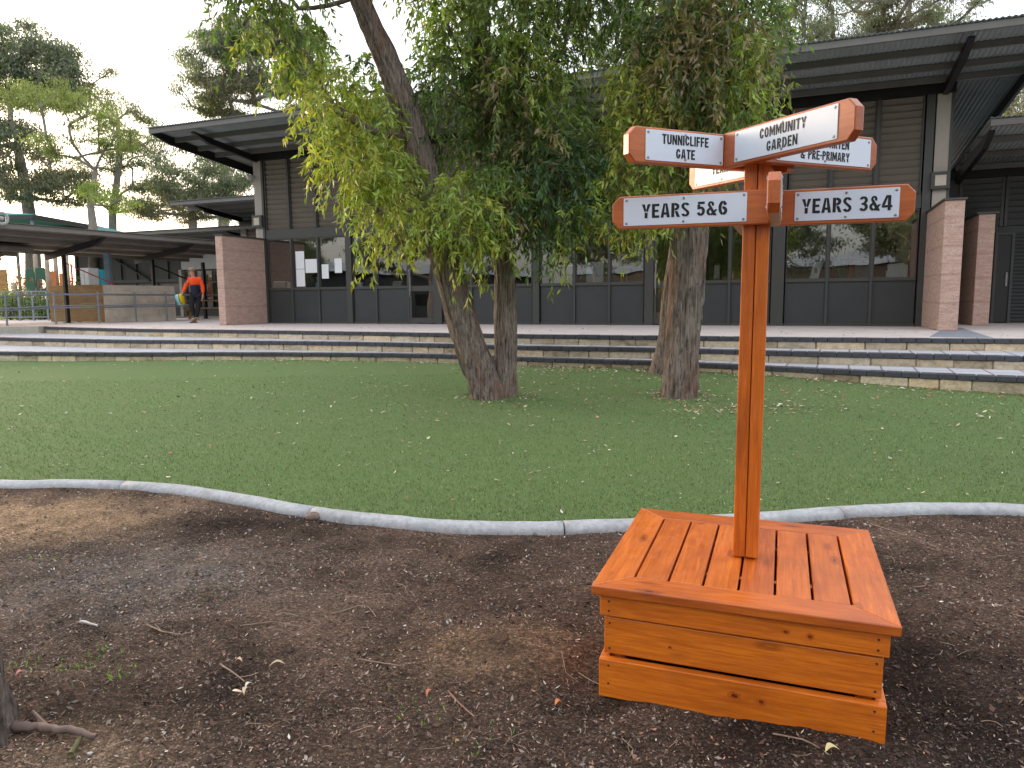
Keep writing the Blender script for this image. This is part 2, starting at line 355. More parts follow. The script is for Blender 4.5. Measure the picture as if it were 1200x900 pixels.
M['rammed'] = mat_rammed()

# ------------------------------------------------------------------ shape of the ground
def interp(pts):
    xs = [p[0] for p in pts]
    def f(x):
        return float(np.interp(x, xs, [p[1] for p in pts]))
    return f
def smoothline(pts, n):                      # Catmull-Rom through xy points
    P = [Vector((*p, 0)) for p in pts]; P = [P[0] * 2 - P[1]] + P + [P[-1] * 2 - P[-2]]; out = []
    for i in range(1, len(P) - 2):
        for k in range(n):
            t = k / n; a, b, c, d = P[i - 1], P[i], P[i + 1], P[i + 2]
            out.append(0.5 * ((2 * b) + (c - a) * t + (2 * a - 5 * b + 4 * c - d) * t * t + (3 * b - a - 3 * c + d) * t ** 3))
    out.append(P[-2]); return [(p.x, p.y) for p in out]
TZ = 0.86                                     # terrace level
N1 = [(-12.7, 19.75), (-9.2, 17.5), (-6.8, 16.45), (-4.5, 15.3), (-2.5, 14.3), (-0.95, 13.5), (0.16, 12.95), (2.42, 12.02), (4.1, 11.3), (6.1, 10.6), (7.2, 10.28), (9.5, 9.6), (13, 8.7)]
N2 = [(-19, 20.5), (-14, 18.1), (-10.66, 16.5), (-8.1, 15.45), (-6.15, 14.95), (-4.2, 14.35), (-2.4, 13.67), (-0.9, 12.95), (0.15, 12.35), (2.34, 11.5), (3.9, 10.65), (5.66, 9.8), (6.5, 9.35), (8.6, 8.3), (12, 6.9)]
N3 = [(-19, 16.6), (-14, 15.3), (-9.3, 14.35), (-7.4, 13.97), (-5.7, 13.83), (-4.0, 13.55), (-2.35, 13.2), (-0.9, 12.65), (0.14, 12.05), (2.26, 11.0), (3.65, 10.0), (5.14, 8.95), (5.95, 8.45), (8, 7.1), (11, 5.4)]
KB = [(-14, 7.0), (-9, 6.6), (-6, 5.95)] + [(-4.1, 5.57), (-3.59, 5.57), (-3.04, 5.5), (-2.65, 5.39), (-2.25, 5.22), (-1.85, 5.0), (-1.49, 4.8), (-1.16, 4.65), (-0.85, 4.54), (-0.5, 4.43), (-0.22, 4.38), (0.1, 4.36), (0.32, 4.37), (0.73, 4.41), (1.44, 4.49), (1.68, 4.54), (1.99, 4.6), (2.3, 4.66), (2.61, 4.7), (2.9, 4.71), (3.18, 4.69), (3.44, 4.64)] + [(5, 4.25), (8, 3.3), (11, 2.4)]
N1s, N2s, N3s, KBs = smoothline(N1, 10), smoothline(N2, 10), smoothline(N3, 10), smoothline(KB, 4)
fk, fb = interp(KBs), interp(N3s)
def lawn_z(x, y):
    t = (y - fk(x)) / max(0.5, fb(x) - fk(x))
    t = min(max(t, -0.05), 1.15)
    bz = float(np.interp(x, [-12, -9, -5.7, -4, -1, 1, 3.6, 5, 6, 9], [.34, .35, .375, .39, .37, .39, .40, .35, .32, .30]))
    return 0.035 + (bz - 0.035) * (0.75 * t + 0.25 * t * t) + 0.012 * mn.noise(Vector((x * 0.5, y * 0.5, 0)))
BOXC = (0.92, 2.80)                            # where the signpost box stands
def sm(a, b, v):
    t = min(max((v - a) / (b - a), 0), 1); return t * t * (3 - 2 * t)
def soil_z(x, y):
    z = 0.018 * mn.fractal(Vector((x * 1.4, y * 1.4, 3)), 1.0, 2.0, 4) + 0.010 * mn.fractal(Vector((x * 7, y * 7, 9)), 0.9, 2.0, 4)
    z += 0.02
    mound = math.exp(-(((x - 0.05) / 0.42) ** 2 + ((y - 2.85) / 0.26) ** 2)); z += 0.05 * mound * (1 + 0.8 * mn.noise(Vector((x * 6, y * 6, 1)))) + .016 * mound * abs(mn.noise(Vector((x * 16, y * 16, 8))))
    z += 0.016 * abs(mn.noise(Vector((x * 3.2, y * 3.2, 17)))) * (1 + mn.noise(Vector((x, y, 5))))
    hole = math.exp(-(((x - 0.28) / 0.16) ** 2 + ((y - 2.75) / 0.4) ** 2)) + math.exp(-(((x - 1.55) / 0.3) ** 2 + ((y - 2.5) / 0.5) ** 2)); z -= 0.045 * hole
    pile = math.exp(-(((x + 1.75) / 0.45) ** 2 + ((y - 4.6) / 0.25) ** 2)); z += 0.05 * pile
    k = fk(x) - y
    e_ = 0.024 + 0.012 * sm(1.0, 3.5, -x)
    w_ = sm(0.0, 0.45, k); z = z * w_ + (e_ + .008 * mn.noise(Vector((x * 5, y * 5, 2)))) * (1 - w_)
    return z

# ------------------------------------------------------------------ setting
def grid_patch(name, xs, ts, fy, fz, mat, colf=None, kind='structure'):
    nx, ny = len(xs), len(ts); V = np.zeros((nx * ny, 3)); col = np.ones((nx * ny, 3))
    for j, t in enumerate(ts):
        for i, x in enumerate(xs):
            y = fy(x, t); V[j * nx + i] = (x, y, fz(x, y))
            if colf: col[j * nx + i] = colf(x, y)
    idx = np.arange(nx * ny).reshape(ny, nx)
    F = np.stack([idx[:-1, :-1].ravel(), idx[:-1, 1:].ravel(), idx[1:, 1:].ravel(), idx[1:, :-1].ravel()], 1)
    o = bpy.data.objects.new(name, npmesh(name, V, F, mat, col if colf else None, True)); lk(o); o['kind'] = kind; return o

def soil_col(x, y):
    n = mn.fractal(Vector((x * 1.1, y * 1.1, 5)), 1.0, 2.0, 4); n2 = mn.fractal(Vector((x * 3.1, y * 3.1, 25)), 1.0, 2.0, 3)
    c = Vector((0.138, 0.097, 0.074)) * (1 + 0.6 * n + 0.4 * n2)
    def blend(c, q, w): return c * (1 - w) + Vector(q) * w
    g = math.exp(-(((x + 2.05) / 0.8) ** 2 + ((y - 3.7) / 0.55) ** 2)); c = blend(c, (0.19, 0.165, 0.15), min(1, 1.0 * g * (1 + n2)))
    s = math.exp(-(((x + 3.3) / 0.75) ** 2 + ((y - 4.75) / 0.45) ** 2)); c = blend(c, (0.42, 0.30, 0.19), min(0.9, max(0, 1.4 * s * (1 + n2))))
    s = math.exp(-(((x + 1.5) / 0.4) ** 2 + ((y - 2.15) / 0.18) ** 2)); c = blend(c, (0.38, 0.28, 0.20), min(0.8, max(0, 0.9 * s)))
    d = math.exp(-(((x + 1.75) / 0.5) ** 2 + ((y - 4.62) / 0.28) ** 2)); c = blend(c, (0.026, 0.017, 0.013), min(0.9, max(0, 1.1 * d * (1 + n2))))
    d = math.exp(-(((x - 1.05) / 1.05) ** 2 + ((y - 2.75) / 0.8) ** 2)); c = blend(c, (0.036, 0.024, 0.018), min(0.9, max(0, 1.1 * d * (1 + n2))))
    s = math.exp(-(((x - 0.02) / 0.45) ** 2 + ((y - 2.82) / 0.2) ** 2)); c = blend(c, (0.27, 0.185, 0.12), min(0.85, max(0, 1.0 * s * (1 + n2))))
    return [max(0.01, v) for v in c]
soil = grid_patch('soil', np.linspace(-5.2, 4.4, 420), np.linspace(0, 1, 230), lambda x, t: 0.2 + (fk(x) - 0.2 - 0.02) * t, soil_z, M['soil'], soil_col)
lawn = grid_patch('lawn', np.linspace(-13.5, 10.5, 260), np.linspace(0, 1, 120), lambda x, t: fk(x) + 0.05 + (fb(x) + 0.06 - fk(x) - 0.05) * t, lawn_z, M['turf'])
far = MB(); far.box(-400, 400, -400, 900, -0.5, -0.12); far.build('ground', plain('dry_ground', (0.10, 0.085, 0.06), 0.95, 0.25, 0.3), kind='structure')
fg = MB(); fg.box(-60, -3, 30.5, 140, 0.3, 0.85); fg.build('playground_ground', plain('sparse_grass_ground', (0.13, 0.15, 0.08), 0.95, 0.35, 0.8), kind='structure')
# mulch ground on both sides and behind the camera
sg = MB(); sg.box(-60, -5.15, -40, 6.1, -0.4, -0.02); sg.box(4.35, 60, -40, 2.2, -0.4, -0.02); sg.box(-5.15, 4.35, -40, 0.22, -0.4, -0.02)
sg.build('mulch_ground', plain('mulch_ground', (0.085, 0.055, 0.04), 0.95, 0.4, 3, bump=0.8), kind='structure')
lg = MB(); lg.box(-60, -13.45, 6.1, 17, -0.4, 0.1); lg.build('side_lawn', M['turf'], kind='structure')

def along(line, step, start=0.0):
    P = [Vector((*p, 0)) for p in line]; out = []; d = start; acc = 0.0
    for a, b in zip(P, P[1:]):
        L = (b - a).length
        while d <= acc + L:
            out.append((a + (b - a) * ((d - acc) / L), (b - a).normalized())); d += step
        acc += L
    return out
off = lambda line, d: [(p[0], p[1] + d) for p in line]
tp = [(-60, 19.95)] + [(-12.75, 19.95)] + off(N1s, 0.19) + [(60, 8.9), (60, 30.5), (-60, 30.5)]
mb = MB(); mb.prism(tp, TZ - 0.5, TZ); mb.build('terrace', M['terrace'], kind='structure')
def ribbon(name, a, b, z, mat):
    pa = [p for p in a]; pb = [p for p in b]
    poly = pa + pb[::-1]; mb = MB(); mb.prism(poly, z - 0.3, z); return mb.build(name, mat, kind='structure')
t2 = ribbon('upper_tread', off(N2s, 0.12), [(-19, 21.5), (-12.7, 20.1)] + off(N1s, 0.3), TZ - 0.17, M['tread'])
t3 = ribbon('lower_tread', off(N3s, 0.12), off(N2s, 0.3), TZ - 0.34, M['tread'])

class Share:                                   # many pieces sharing a few meshes
    def __init__(s, meshes): s.m = meshes
    def put(s, name, parent, loc, rz, k=None, tilt=0.0, sc=(1, 1, 1)):
        o = bpy.data.objects.new(name, s.m[k if k is not None else rnd.randrange(len(s.m))]); lk(o, parent)
        o.location = loc; o.rotation_euler = (tilt, 0, rz); o.scale = sc; return o
def bevbox(name, lx, ly, lz, b, mat):          # chamfered block, origin at top front centre
    x = lx / 2; mb = MB()
    poly = [(-x, 0 + b), (-x + b, 0), (x - b, 0), (x, 0 + b), (x, ly), (-x, ly)]
    n = 6; vs = [(p[0], p[1], -lz) for p in poly] + [(p[0], p[1], -b) for p in poly]
    top = [(-x + b, b * 1.6), (-x + b * 1.3, b), (x - b * 1.3, b), (x - b, b * 1.6), (x - b, ly - b), (-x + b, ly - b)]
    vs += [(p[0], p[1], 0) for p in top]
    fs = [tuple(reversed(range(6)))] + [(i, (i + 1) % 6, 6 + (i + 1) % 6, 6 + i) for i in range(6)] + [(6 + i, 6 + (i + 1) % 6, 12 + (i + 1) % 6, 12 + i) for i in range(6)] + [tuple(range(12, 18))]
    mb.add(vs, fs); return mb.mesh(name, mat)
pavers = Share([bevbox('paver', 0.193, 0.2, 0.062, 0.006, M['paver'])])
BL = [.34, .45, .56, .68]
blk = Share([bevbox('block', l - .015, 0.2, 0.20, 0.010, M[m]) for l, m in zip(BL, ('lime', 'lime2', 'lime', 'lime'))])
for nm, line, z, xr, lab in (('top_step', N1s, TZ, (-12.7, 9.0), None), ('middle_step', N2s, TZ - 0.17, (-13.2, 8.6), None), ('bottom_step', N3s, TZ - 0.34, (-11.5, 8.0), None)):
    st = empty(nm, (0, 0, z)); st['kind'] = 'structure'
    mb = MB(); pts = [p for p in line]; poly = off(pts, 0.06) + off(pts, 0.32)[::-1]; mb.prism(poly, -0.30, -0.066); mb.build('mortar_bed', M['lime2'], st)
    for p, t in along(line, 0.2, 0.1):
        if xr[0] < p.x < xr[1]:
            pavers.put('paver', st, (p.x + rnd.uniform(-.002, .002), p.y + rnd.uniform(-.004, .004), rnd.uniform(-.002, .002) + 0.004), math.atan2(t.y, t.x))
    fine = along(line, 0.01); pos = 5
    while pos < len(fine) - 40:
        k = rnd.randrange(4); half = int(BL[k] * 50); p, t = fine[min(pos + half, len(fine) - 1)]; pos += 2 * half
        if xr[0] < p.x < xr[1]:
            blk.put('limestone_block', st, (p.x, p.y + 0.025 + rnd.uniform(-.010, .010), -0.061 - rnd.uniform(0, .004)), math.atan2(t.y, t.x) + rnd.uniform(-.01, .01), k)
# low concrete ramp edge left of the steps
mb = MB(); mb.box(-40, -12.72, 19.55, 19.96, 0.3, TZ + 0.02); mb.build('ramp_edge', M['ramp'], kind='structure')

# kerb in cast lengths
kbn = 0
kb = empty('kerb', (0, 0, 0)); kb['kind'] = 'structure'
joints = [-13.9, -9.5, -7.2, -5.3, -3.06, -1.38, 0.32, 2.18, 4.4, 7.0, 10.9]
for a, b in zip(joints, joints[1:]):
    seg = [p for p in KBs if a + .05 < p[0] < b - .05]; seg = [(a + 0.006, fk(a + 0.006))] + seg + [(b - 0.006, fk(b - 0.006))]
    mb = MB(); n = len(seg); prof = [(-0.005, -0.1), (-0.005, 0.03), (0.0, 0.048), (0.012, 0.063), (0.028, 0.072), (0.048, 0.077), (0.07, 0.079), (0.09, 0.077), (0.104, 0.07), (0.111, 0.056), (0.112, -0.1)]
    vs = []; 
    for i, p in enumerate(seg):
        q0 = Vector(seg[max(i - 1, 0)]); q1 = Vector(seg[min(i + 1, n - 1)]); t = (q1 - q0).normalized(); nn = Vector((-t.y, t.x))
        for (o_, z_) in prof:
            vs.append((p[0] + nn.x * o_, p[1] + nn.y * o_, z_ + (0.005 * mn.noise(Vector((p[0] * 3, 0, o_ * 40))) + .004 * mn.noise(Vector((p[0] * 11, 4, o_ * 30))) if z_ > 0 else 0)))
    k = len(prof); fs = [(i * k + j, (i + 1) * k + j, (i + 1) * k + j + 1, i * k + j + 1) for i in range(n - 1) for j in range(k - 1)]
    fs += [tuple(range(k)), tuple(reversed(range((n - 1) * k, n * k)))]
    mb.add(vs, fs); mb.build('kerb_length', M['kerb'], kb, smooth=True)

# ------------------------------------------------------------------ signpost on its timber box
XA = Vector((.93712, -.34897, -.00426)); NA = Vector((-.00213, -.01792, .99984)); YA = NA.cross(XA).normalized(); XA = YA.cross(NA)
FL = Vector((.2802, 2.5189, .4381)); FL.z = FL.z + 0.0
mat = Matrix.Identity(4)
org = FL + XA * 0.5 + YA * 0.49 - NA * 0.42
for i in range(3): mat[i][0] = XA[i]; mat[i][1] = YA[i]; mat[i][2] = NA[i]; mat[i][3] = org[i]
post = empty('signpost', mat=mat, label='orange stained timber signpost with eight white direction signs on a slatted timber box', cat='signpost')
U0, V0, W0 = 0.5, 0.49, 0.42                  # box corner coordinates to the root's
def T(u, v, w): return Vector((u - U0, v - V0, w + W0))
DD = 0.979; FW = 0.1286
def plank(name, c, ax, ay, lx, ly, lz, mat, parent=post, bevel=0.004, tiltx=0.0):
    """box of size lx, ly, lz centred at c with its long side along ax"""
    ax = Vector(ax).normalized(); ay = Vector(ay).normalized(); az = ax.cross(ay)
    Mx = Matrix.Identity(4)
    for i in range(3): Mx[i][0] = ax[i]; Mx[i][1] = ay[i]; Mx[i][2] = az[i]; Mx[i][3] = c[i]
    mb = MB(); mb.box(-lx / 2, lx / 2, -ly / 2, ly / 2, -lz / 2, lz / 2)
    return mb.build(name, mat, parent, bevel=bevel, M=Mx)
# mitred top frame: four boards
def mitre(pts, ax):
    c = sum((Vector((*p, 0)) for p in pts), Vector()) / 4; a = math.atan2(ax[1], ax[0])
    rot = Matrix.Rotation(-a, 3, 'Z'); loc = [rot @ (Vector((*p, 0)) - c) for p in pts]
    mb = MB(); mb.prism([(p.x, p.y) for p in loc], -0.036, 0)
    Mx = Matrix.Translation(T(c.x, c.y, 0)) @ Matrix.Rotation(a, 4, 'Z')
    return mb.build('frame_board', M['stain_dark'], post, bevel=0.005, M=Mx)
g = 0.0008
mitre([(0 + g, 0), (1 - g, 0), (1 - FW - g, FW), (FW + g, FW)], (1, 0))
mitre([(1, 0 + g), (1, DD - g), (1 - FW, DD - FW - g), (1 - FW, FW + g)], (0, 1))
mitre([(1 - g, DD), (0 + g, DD), (FW + g, DD - FW), (1 - FW - g, DD - FW)], (1, 0))
mitre([(0, DD - g), (0, 0 + g), (FW, FW + g), (FW, DD - FW - g)], (0, 1))
bw = (1 - 2 * FW - 7 * 0.0085) / 6
for i in range(6):
    u = FW + 0.0085 + bw / 2 + i * (bw + 0.0085)
    plank('deck_board', T(u, DD / 2 + 0.001, -0.0185 + rnd.uniform(-.0012, .0006)), (0, 1, 0), (-1, 0, 0), DD - 2 * FW - 0.004, bw, 0.034, M['stain_dark'])
# side boards in three courses
courses = [(-0.037, -0.117, 0.028, 0.022), (-0.126, -0.266, 0.042, 0.020), (-0.282, -0.43, 0.026, 0.034)]
for z1, z0, ins, th in courses:
    h = z1 - z0; zc = (z0 + z1) / 2; m = M['stain']; tl = rnd.uniform(-.004, .004)
    dx, dy = math.cos(tl * 1.2), math.sin(tl * 1.2)
    plank('side_board', T(0.5, ins - 0.012 + th / 2, zc), (1, 0, tl), (0, 1, 0), 1 - 2 * ins, th, h, m)
    plank('side_board', T(0.5, DD - ins + 0.012 - th / 2, zc), (1, 0, 0), (0, 1, 0), 1 - 2 * ins, th, h, m)
    plank('side_board', T(ins + th / 2 - 0.001, DD / 2, zc), (0, 1, 0), (-1, 0, 0), DD - 2 * ins + 0.02 - 2 * th, th, h, m)
    plank('side_board', T(1 - ins - th / 2 + 0.001, DD / 2, zc), (0, 1, 0), (-1, 0, 0), DD - 2 * ins + 0.02 - 2 * th, th, h, m)
for u in (0.085, 0.915):
    for v in (0.1, DD - 0.1): plank('corner_stud', T(u, v, -0.235), (0, 0, 1), (1, 0, 0), 0.39, 0.05, 0.05, M['stain'])
sc_me = MB().lathe([(0.0055, 0), (0.0055, 0.0012), (0.003, 0.0018)], 8).mesh('screw', M['dark_plastic'])
def screw(c, n, parent=post, name='screw', sc=1.0, mesh=None):
    o = bpy.data.objects.new(name, mesh or sc_me); lk(o, parent); q = Vector(n).to_track_quat('Z', 'Y').to_matrix().to_4x4()
    o.matrix_local = Matrix.Translation(c) @ q @ Matrix.Scale(sc, 4); return o
for z1, z0, ins, th in courses:
    for u in (0.062, 0.938):
        for z in (z1 - 0.022, max(z0, -0.395) + 0.022): screw(T(u, ins - 0.0125, z), (0, -1, 0), sc=0.75)
# knots in the front boards
M['knot'] = plain('knot_wood', (.16, .032, .006), .5, .5, 90); M['knot_ring'] = plain('knot_ring_wood', (.46, .092, .009), .45, .3, 60)
def knot(u, v, w, rx, rz, vertical=True):
    for k, (q, m) in enumerate(((1.25, 'knot_ring'), (.6, 'knot'))):
        mb = MB(); N = 18; P_ = [(rx * q * (1 + .1 * math.sin(3 * a + u * 9)) * math.cos(a), rz * q * (1 + .08 * math.sin(2 * a + u * 5)) * math.sin(a)) for a in [2 * math.pi * i / N for i in range(N)]]
        mb.prism(P_, 0, .0003 + .0002 * k); mb.build('knot', M[m], post, M=Matrix.Translation(T(u, v, w)) @ (Matrix.Rotation(R(90), 4, 'X') if vertical else Matrix.Identity(4)))
knot(.660, .016, -.078, .012, .007); knot(.735, .016, -.083, .010, .010); knot(.505, .014, -.335, .019, .013); knot(.592, .014, -.340, .013, .011); knot(.28, .030, -.205, .006, .005)
# post: two uprights side by side
pu0, pu1, pv0, pv1 = 0.461, 0.5555, 0.447, 0.541
pm = (pu0 + pu1) / 2
for a, b in ((pu0, pm - 0.0012), (pm + 0.0012, pu1)):
    plank('upright', T((a + b) / 2, (pv0 + pv1) / 2, 0.812), (0, 0, 1), (1, 0, 0), 1.615, b - a, pv1 - pv0, M['stain'], bevel=0.005)
CU, CV = pm, (pv0 + pv1) / 2

# stencil letters: every glyph is a list of polygons in a cell of height 1
def rc(x0, y0, x1, y1): return [(x0, y0), (x1, y0), (x1, y1), (x0, y1)]
def arc(cx, cy, rx, ry, t, a0, a1, n=12, tv=None):
    tv = tv or t * 0.88; o = []; i_ = []
    for k in range(n + 1):
        a = R(a0 + (a1 - a0) * k / n); o.append((cx + rx * math.cos(a), cy + ry * math.sin(a))); i_.append((cx + (rx - t) * math.cos(a), cy + (ry - tv) * math.sin(a)))
    return ('strip', o, i_)
G = {
 'A': (.66, [[(0, 0), (.19, 0), (.31, 1), (.20, 1)], [(.34, 1), (.46, 1), (.66, 0), (.46, 0)], [(.235, .2), (.42, .2), (.40, .36), (.255, .36)]]),
 'C': (.58, [arc(.3, .5, .3, .5, .19, 97, 263), arc(.3, .5, .3, .5, .19, 22, 83), arc(.3, .5, .3, .5, .19, -83, -22)]),
 'D': (.62, [rc(0, 0, .19, 1), arc(.24, .5, .38, .5, .19, -84, 84, 16)]),
 'E': (.52, [rc(0, 0, .19, 1), rc(.225, .83, .52, 1), rc(.225, .42, .46, .58), rc(.225, 0, .52, .17)]),
 'F': (.5, [rc(0, 0, .19, 1), rc(.225, .83, .5, 1), rc(.225, .42, .45, .58)]),
 'G': (.6, [arc(.3, .5, .3, .5, .19, 97, 263), arc(.3, .5, .3, .5, .19, 26, 83), arc(.3, .5, .3, .5, .19, -83, -24), rc(.33, .30, .6, .46)]),
 'I': (.19, [rc(0, 0, .19, 1)]),
 'K': (.64, [rc(0, 0, .19, 1), [(.225, .5), (.34, .5), (.62, 1), (.41, 1)], [(.225, .47), (.37, .47), (.65, 0), (.44, 0)]]),
 'L': (.5, [rc(0, 0, .19, 1), rc(.225, 0, .5, .17)]),
 'M': (.78, [rc(0, 0, .17, 1), rc(.61, 0, .78, 1), [(.2, 1), (.2, .62), (.38, .05), (.38, .48)], [(.58, 1), (.58, .62), (.4, .05), (.4, .48)]]),
 'N': (.64, [rc(0, 0, .17, 1), rc(.47, 0, .64, 1), [(.2, 1), (.2, .60), (.44, 0), (.44, .40)]]),
 'O': (.6, [arc(.3, .5, .3, .5, .19, 97, 263, 16), arc(.3, .5, .3, .5, .19, -83, 83, 16)]),
 'P': (.56, [rc(0, 0, .19, 1), arc(.22, .71, .34, .29, .18, -86, 86)]),
 'R': (.6, [rc(0, 0, .19, 1), arc(.22, .73, .34, .27, .18, -86, 86), [(.25, .42), (.42, .42), (.61, 0), (.41, 0)]]),
 'S': (.56, [arc(.28, .75, .28, .25, .17, 15, 84), arc(.28, .75, .28, .25, .17, 96, 235), arc(.28, .25, .28, .25, .17, -84, 55), arc(.28, .25, .28, .25, .17, 195, 264), [(.119, .545), (.344, .35), (.441, .455), (.217, .65)]]),
 'T': (.56, [rc(.185, 0, .375, 1), rc(0, .83, .155, 1), rc(.405, .83, .56, 1)]),
 'U': (.62, [rc(0, .32, .19, 1), rc(.43, .32, .62, 1), arc(.31, .32, .31, .32, .19, 180, 263), arc(.31, .32, .31, .32, .19, 277, 360)]),
 'Y': (.64, [[(0, 1), (.2, 1), (.31, .56), (.23, .42)], [(.64, 1), (.44, 1), (.34, .56), (.42, .42)], rc(.225, 0, .415, .39)]),
 '&': (.72, [arc(.3, .77, .2, .23, .13, -30, 200, 14), arc(.28, .27, .28, .27, .16, 90, 262, 14), arc(.28, .27, .28, .27, .16, 278, 350, 6), [(.10, .74), (.26, .74), (.72, 0), (.50, 0)], [(.62, .42), (.76, .42), (.60, .22), (.50, .30)]]),
 '3': (.56, [arc(.26, .74, .28, .26, .17, -70, 84), arc(.26, .74, .26, .26, .17, 96, 160), arc(.26, .28, .3, .28, .17, -84, 70), arc(.26, .28, .26, .28, .17, 200, 264), rc(.16, .44, .32, .57)]),
 '4': (.68, [[(0, .36), (.28, 1), (.41, 1), (.17, .36)], rc(0, .19, .36, .34), rc(.40, 0, .58, 1), rc(.61, .19, .68, .34)]),
 '5': (.56, [rc(.07, .83, .53, 1), rc(.04, .47, .21, .80), arc(.26, .33, .3, .33, .18, -84, 100), arc(.26, .33, .26, .33, .18, 200, 264)]),
 '6': (.6, [arc(.3, .5, .3, .5, .19, 97, 263, 16), arc(.3, .5, .3, .5, .19, 28, 83), arc(.3, .3, .3, .3, .19, -84, 96, 14)]),
 '-': (.26, [rc(0, .4, .26, .57)]), ' ': (.30, []),
}
def lettering(lines, hgt, parent, Mx, xs=1.0, gap=0.135, lead=1.38):
    """lines: list of strings; lettering lies in local xy of Mx, centred on the origin"""
    n = len(lines)
    for li, tx in enumerate(lines):
        mb = MB()
        wid = sum(G[c][0] for c in tx) + gap * (len(tx) - 1); x = -wid / 2
        yb = (n - 1) * lead / 2 - li * lead - 0.5
        for c in tx:
            for k, pg in enumerate(G[c][1]):
              for dx_ in (0.0, 0.035):
                z = 0.0004 + 0.00012 * k + dx_ * 0.02
                if isinstance(pg, tuple):
                    o, i_ = pg[1], pg[2]; N = len(o)
                    vs = [((x + dx_ + p[0]) * hgt * xs, (yb + p[1]) * hgt, z) for p in o + i_]
                    mb.add(vs, [(a, a + 1, N + a + 1, N + a) for a in range(N - 1)])
                else:
                    mb.add([((x + dx_ + p[0]) * hgt * xs, (yb + p[1]) * hgt, z) for p in pg], [tuple(range(len(pg)))])
            x += G[c][0] + gap
        mb.build('lettering', M['ink'], parent, M=Mx)
plate_screw = MB().lathe([(0.0048, 0), (0.0048, 0.0016), (0.0025, 0.0026)], 10).mesh('plate_screw', M['screw'])
def board(phi, tdir, c, w0, w1, length, plates, th=0.038):
    """phi: angle of the face normal, tdir +1/-1: reaches out along normal +90 or -90"""
    n = Vector((math.cos(R(phi)), math.sin(R(phi)), 0)); t = Vector((math.cos(R(phi + 90 * tdir)), math.sin(R(phi + 90 * tdir)), 0))
    base = T(CU, CV, 0) + n * (c + th / 2); zc = (w0 + w1) / 2; h = w1 - w0
    Mx = Matrix.Identity(4); b = Vector((0, 0, 1)).cross(t)
    for i in range(3): Mx[i][0] = t[i]; Mx[i][1] = b[i]; Mx[i][2] = (0, 0, 1)[i]; Mx[i][3] = base[i] + (zc if i == 2 else 0)
    s = 1 if b.dot(n) > 0 else -1               # local +y or -y is the outer face
    x0, x1, hh, ch = -c, length, h / 2, 0.027
    pts = [(x0, -hh), (x1 - ch, -hh), (x1, -hh + ch * 1.05), (x1, hh - ch * 1.05), (x1 - ch, hh), (x0, hh)]
    mb = MB(); vs = [(p[0], y, p[1]) for y in (-th / 2, th / 2) for p in pts]
    mb.add(vs, [tuple(range(6)), tuple(reversed(range(6, 12)))] + [((i + 1) % 6, i, 6 + i, 6 + (i + 1) % 6) for i in range(6)])
    bo = mb.build('sign_board', M['stain_board'], post, bevel=0.004, M=Mx)
    for side, px0, px1, pz0, pz1, lines, hgt, xs in plates:
        sy = s * side; y = sy * (th / 2); cx, cz = (px0 + px1) / 2, (pz0 + pz1) / 2 - zc - 0.0
        w, hp = px1 - px0, pz1 - pz0
        # plate frame: x to the reader's right, y up, z out of the face
        zx = Vector((0, sy, 0)); yy = Vector((0, 0, 1)); xx = yy.cross(zx)
        P = Matrix.Identity(4)
        for i in range(3): P[i][0] = xx[i]; P[i][1] = yy[i]; P[i][2] = zx[i]; P[i][3] = (cx, y, cz)[i]
        rr = 0.004; poly = []
        for (qx, qy, a0) in ((w / 2 - rr, -hp / 2 + rr, -90), (w / 2 - rr, hp / 2 - rr, 0), (-w / 2 + rr, hp / 2 - rr, 90), (-w / 2 + rr, -hp / 2 + rr, 180)):
            for k in range(4): a = R(a0 + 30 * k); poly.append((qx + rr * math.cos(a), qy + rr * math.sin(a)))
        mb = MB(); mb.prism(poly, 0.0003, 0.0028); mb.build('sign_plate', M['plate'], bo, M=P)
        for sx_ in (-w / 2 + 0.011, 0.0, w / 2 - 0.011):
            for sy_ in (-hp / 2 + 0.009, hp / 2 - 0.009):
                p = P @ Vector((sx_, sy_ if sx_ else sy_ * 0.98, 0.0028)); screw(p, zx, bo, 'plate_screw', mesh=plate_screw)
        if lines: lettering(lines, hgt, bo, P @ Matrix.Translation((0, 0, 0.0028)), xs)
    return bo
board(-90, -1, 0.047, 1.288, 1.412, 0.533, [(1, .033, .488, 1.300, 1.405, ['YEARS 5&6'], 0.052, .97)])
board(0, -1, 0.047, 1.288, 1.412, 0.533, [(1, .045, .488, 1.300, 1.405, None, 0, 0), (-1, .132, .482, 1.300, 1.405, None, 0, 0)])
board(90, -1, 0.047, 1.290, 1.420, 0.533, [(-1, .132, .482, 1.304, 1.410, ['YEARS 3&4'], 0.053, .9)])
board(180, -1, 0.047, 1.288, 1.412, 0.533, [])
board(-135, 1, 0.07, 1.503, 1.629, 0.515, [(1, -.006, .452, 1.515, 1.621, ['COMMUNITY', 'GARDEN'], 0.0345, .93)])
board(135, 1, 0.07, 1.503, 1.627, 0.527, [(-1, .112, .459, 1.513, 1.619, ['TUNNICLIFFE', 'GATE'], 0.0345, .88)])
board(-45, 1, 0.07, 1.500, 1.624, 0.490, [(1, -.02, .452, 1.511, 1.614, ['KINDERGARTEN', '& PRE-PRIMARY'], 0.0325, .88)])
board(45, 1, 0.07, 1.480, 1.604, 0.497, [(-1, .112, .453, 1.492, 1.596, ['YEARS'], 0.0345, 1.0)])

# ------------------------------------------------------------------ main building
FD = math.atan2(-0.37261, 0.92799)
bld = empty('school_building', (-7.16, 21.5, TZ), FD, label='low charcoal school building with louvre panels and a big corrugated skillion roof', cat='building')
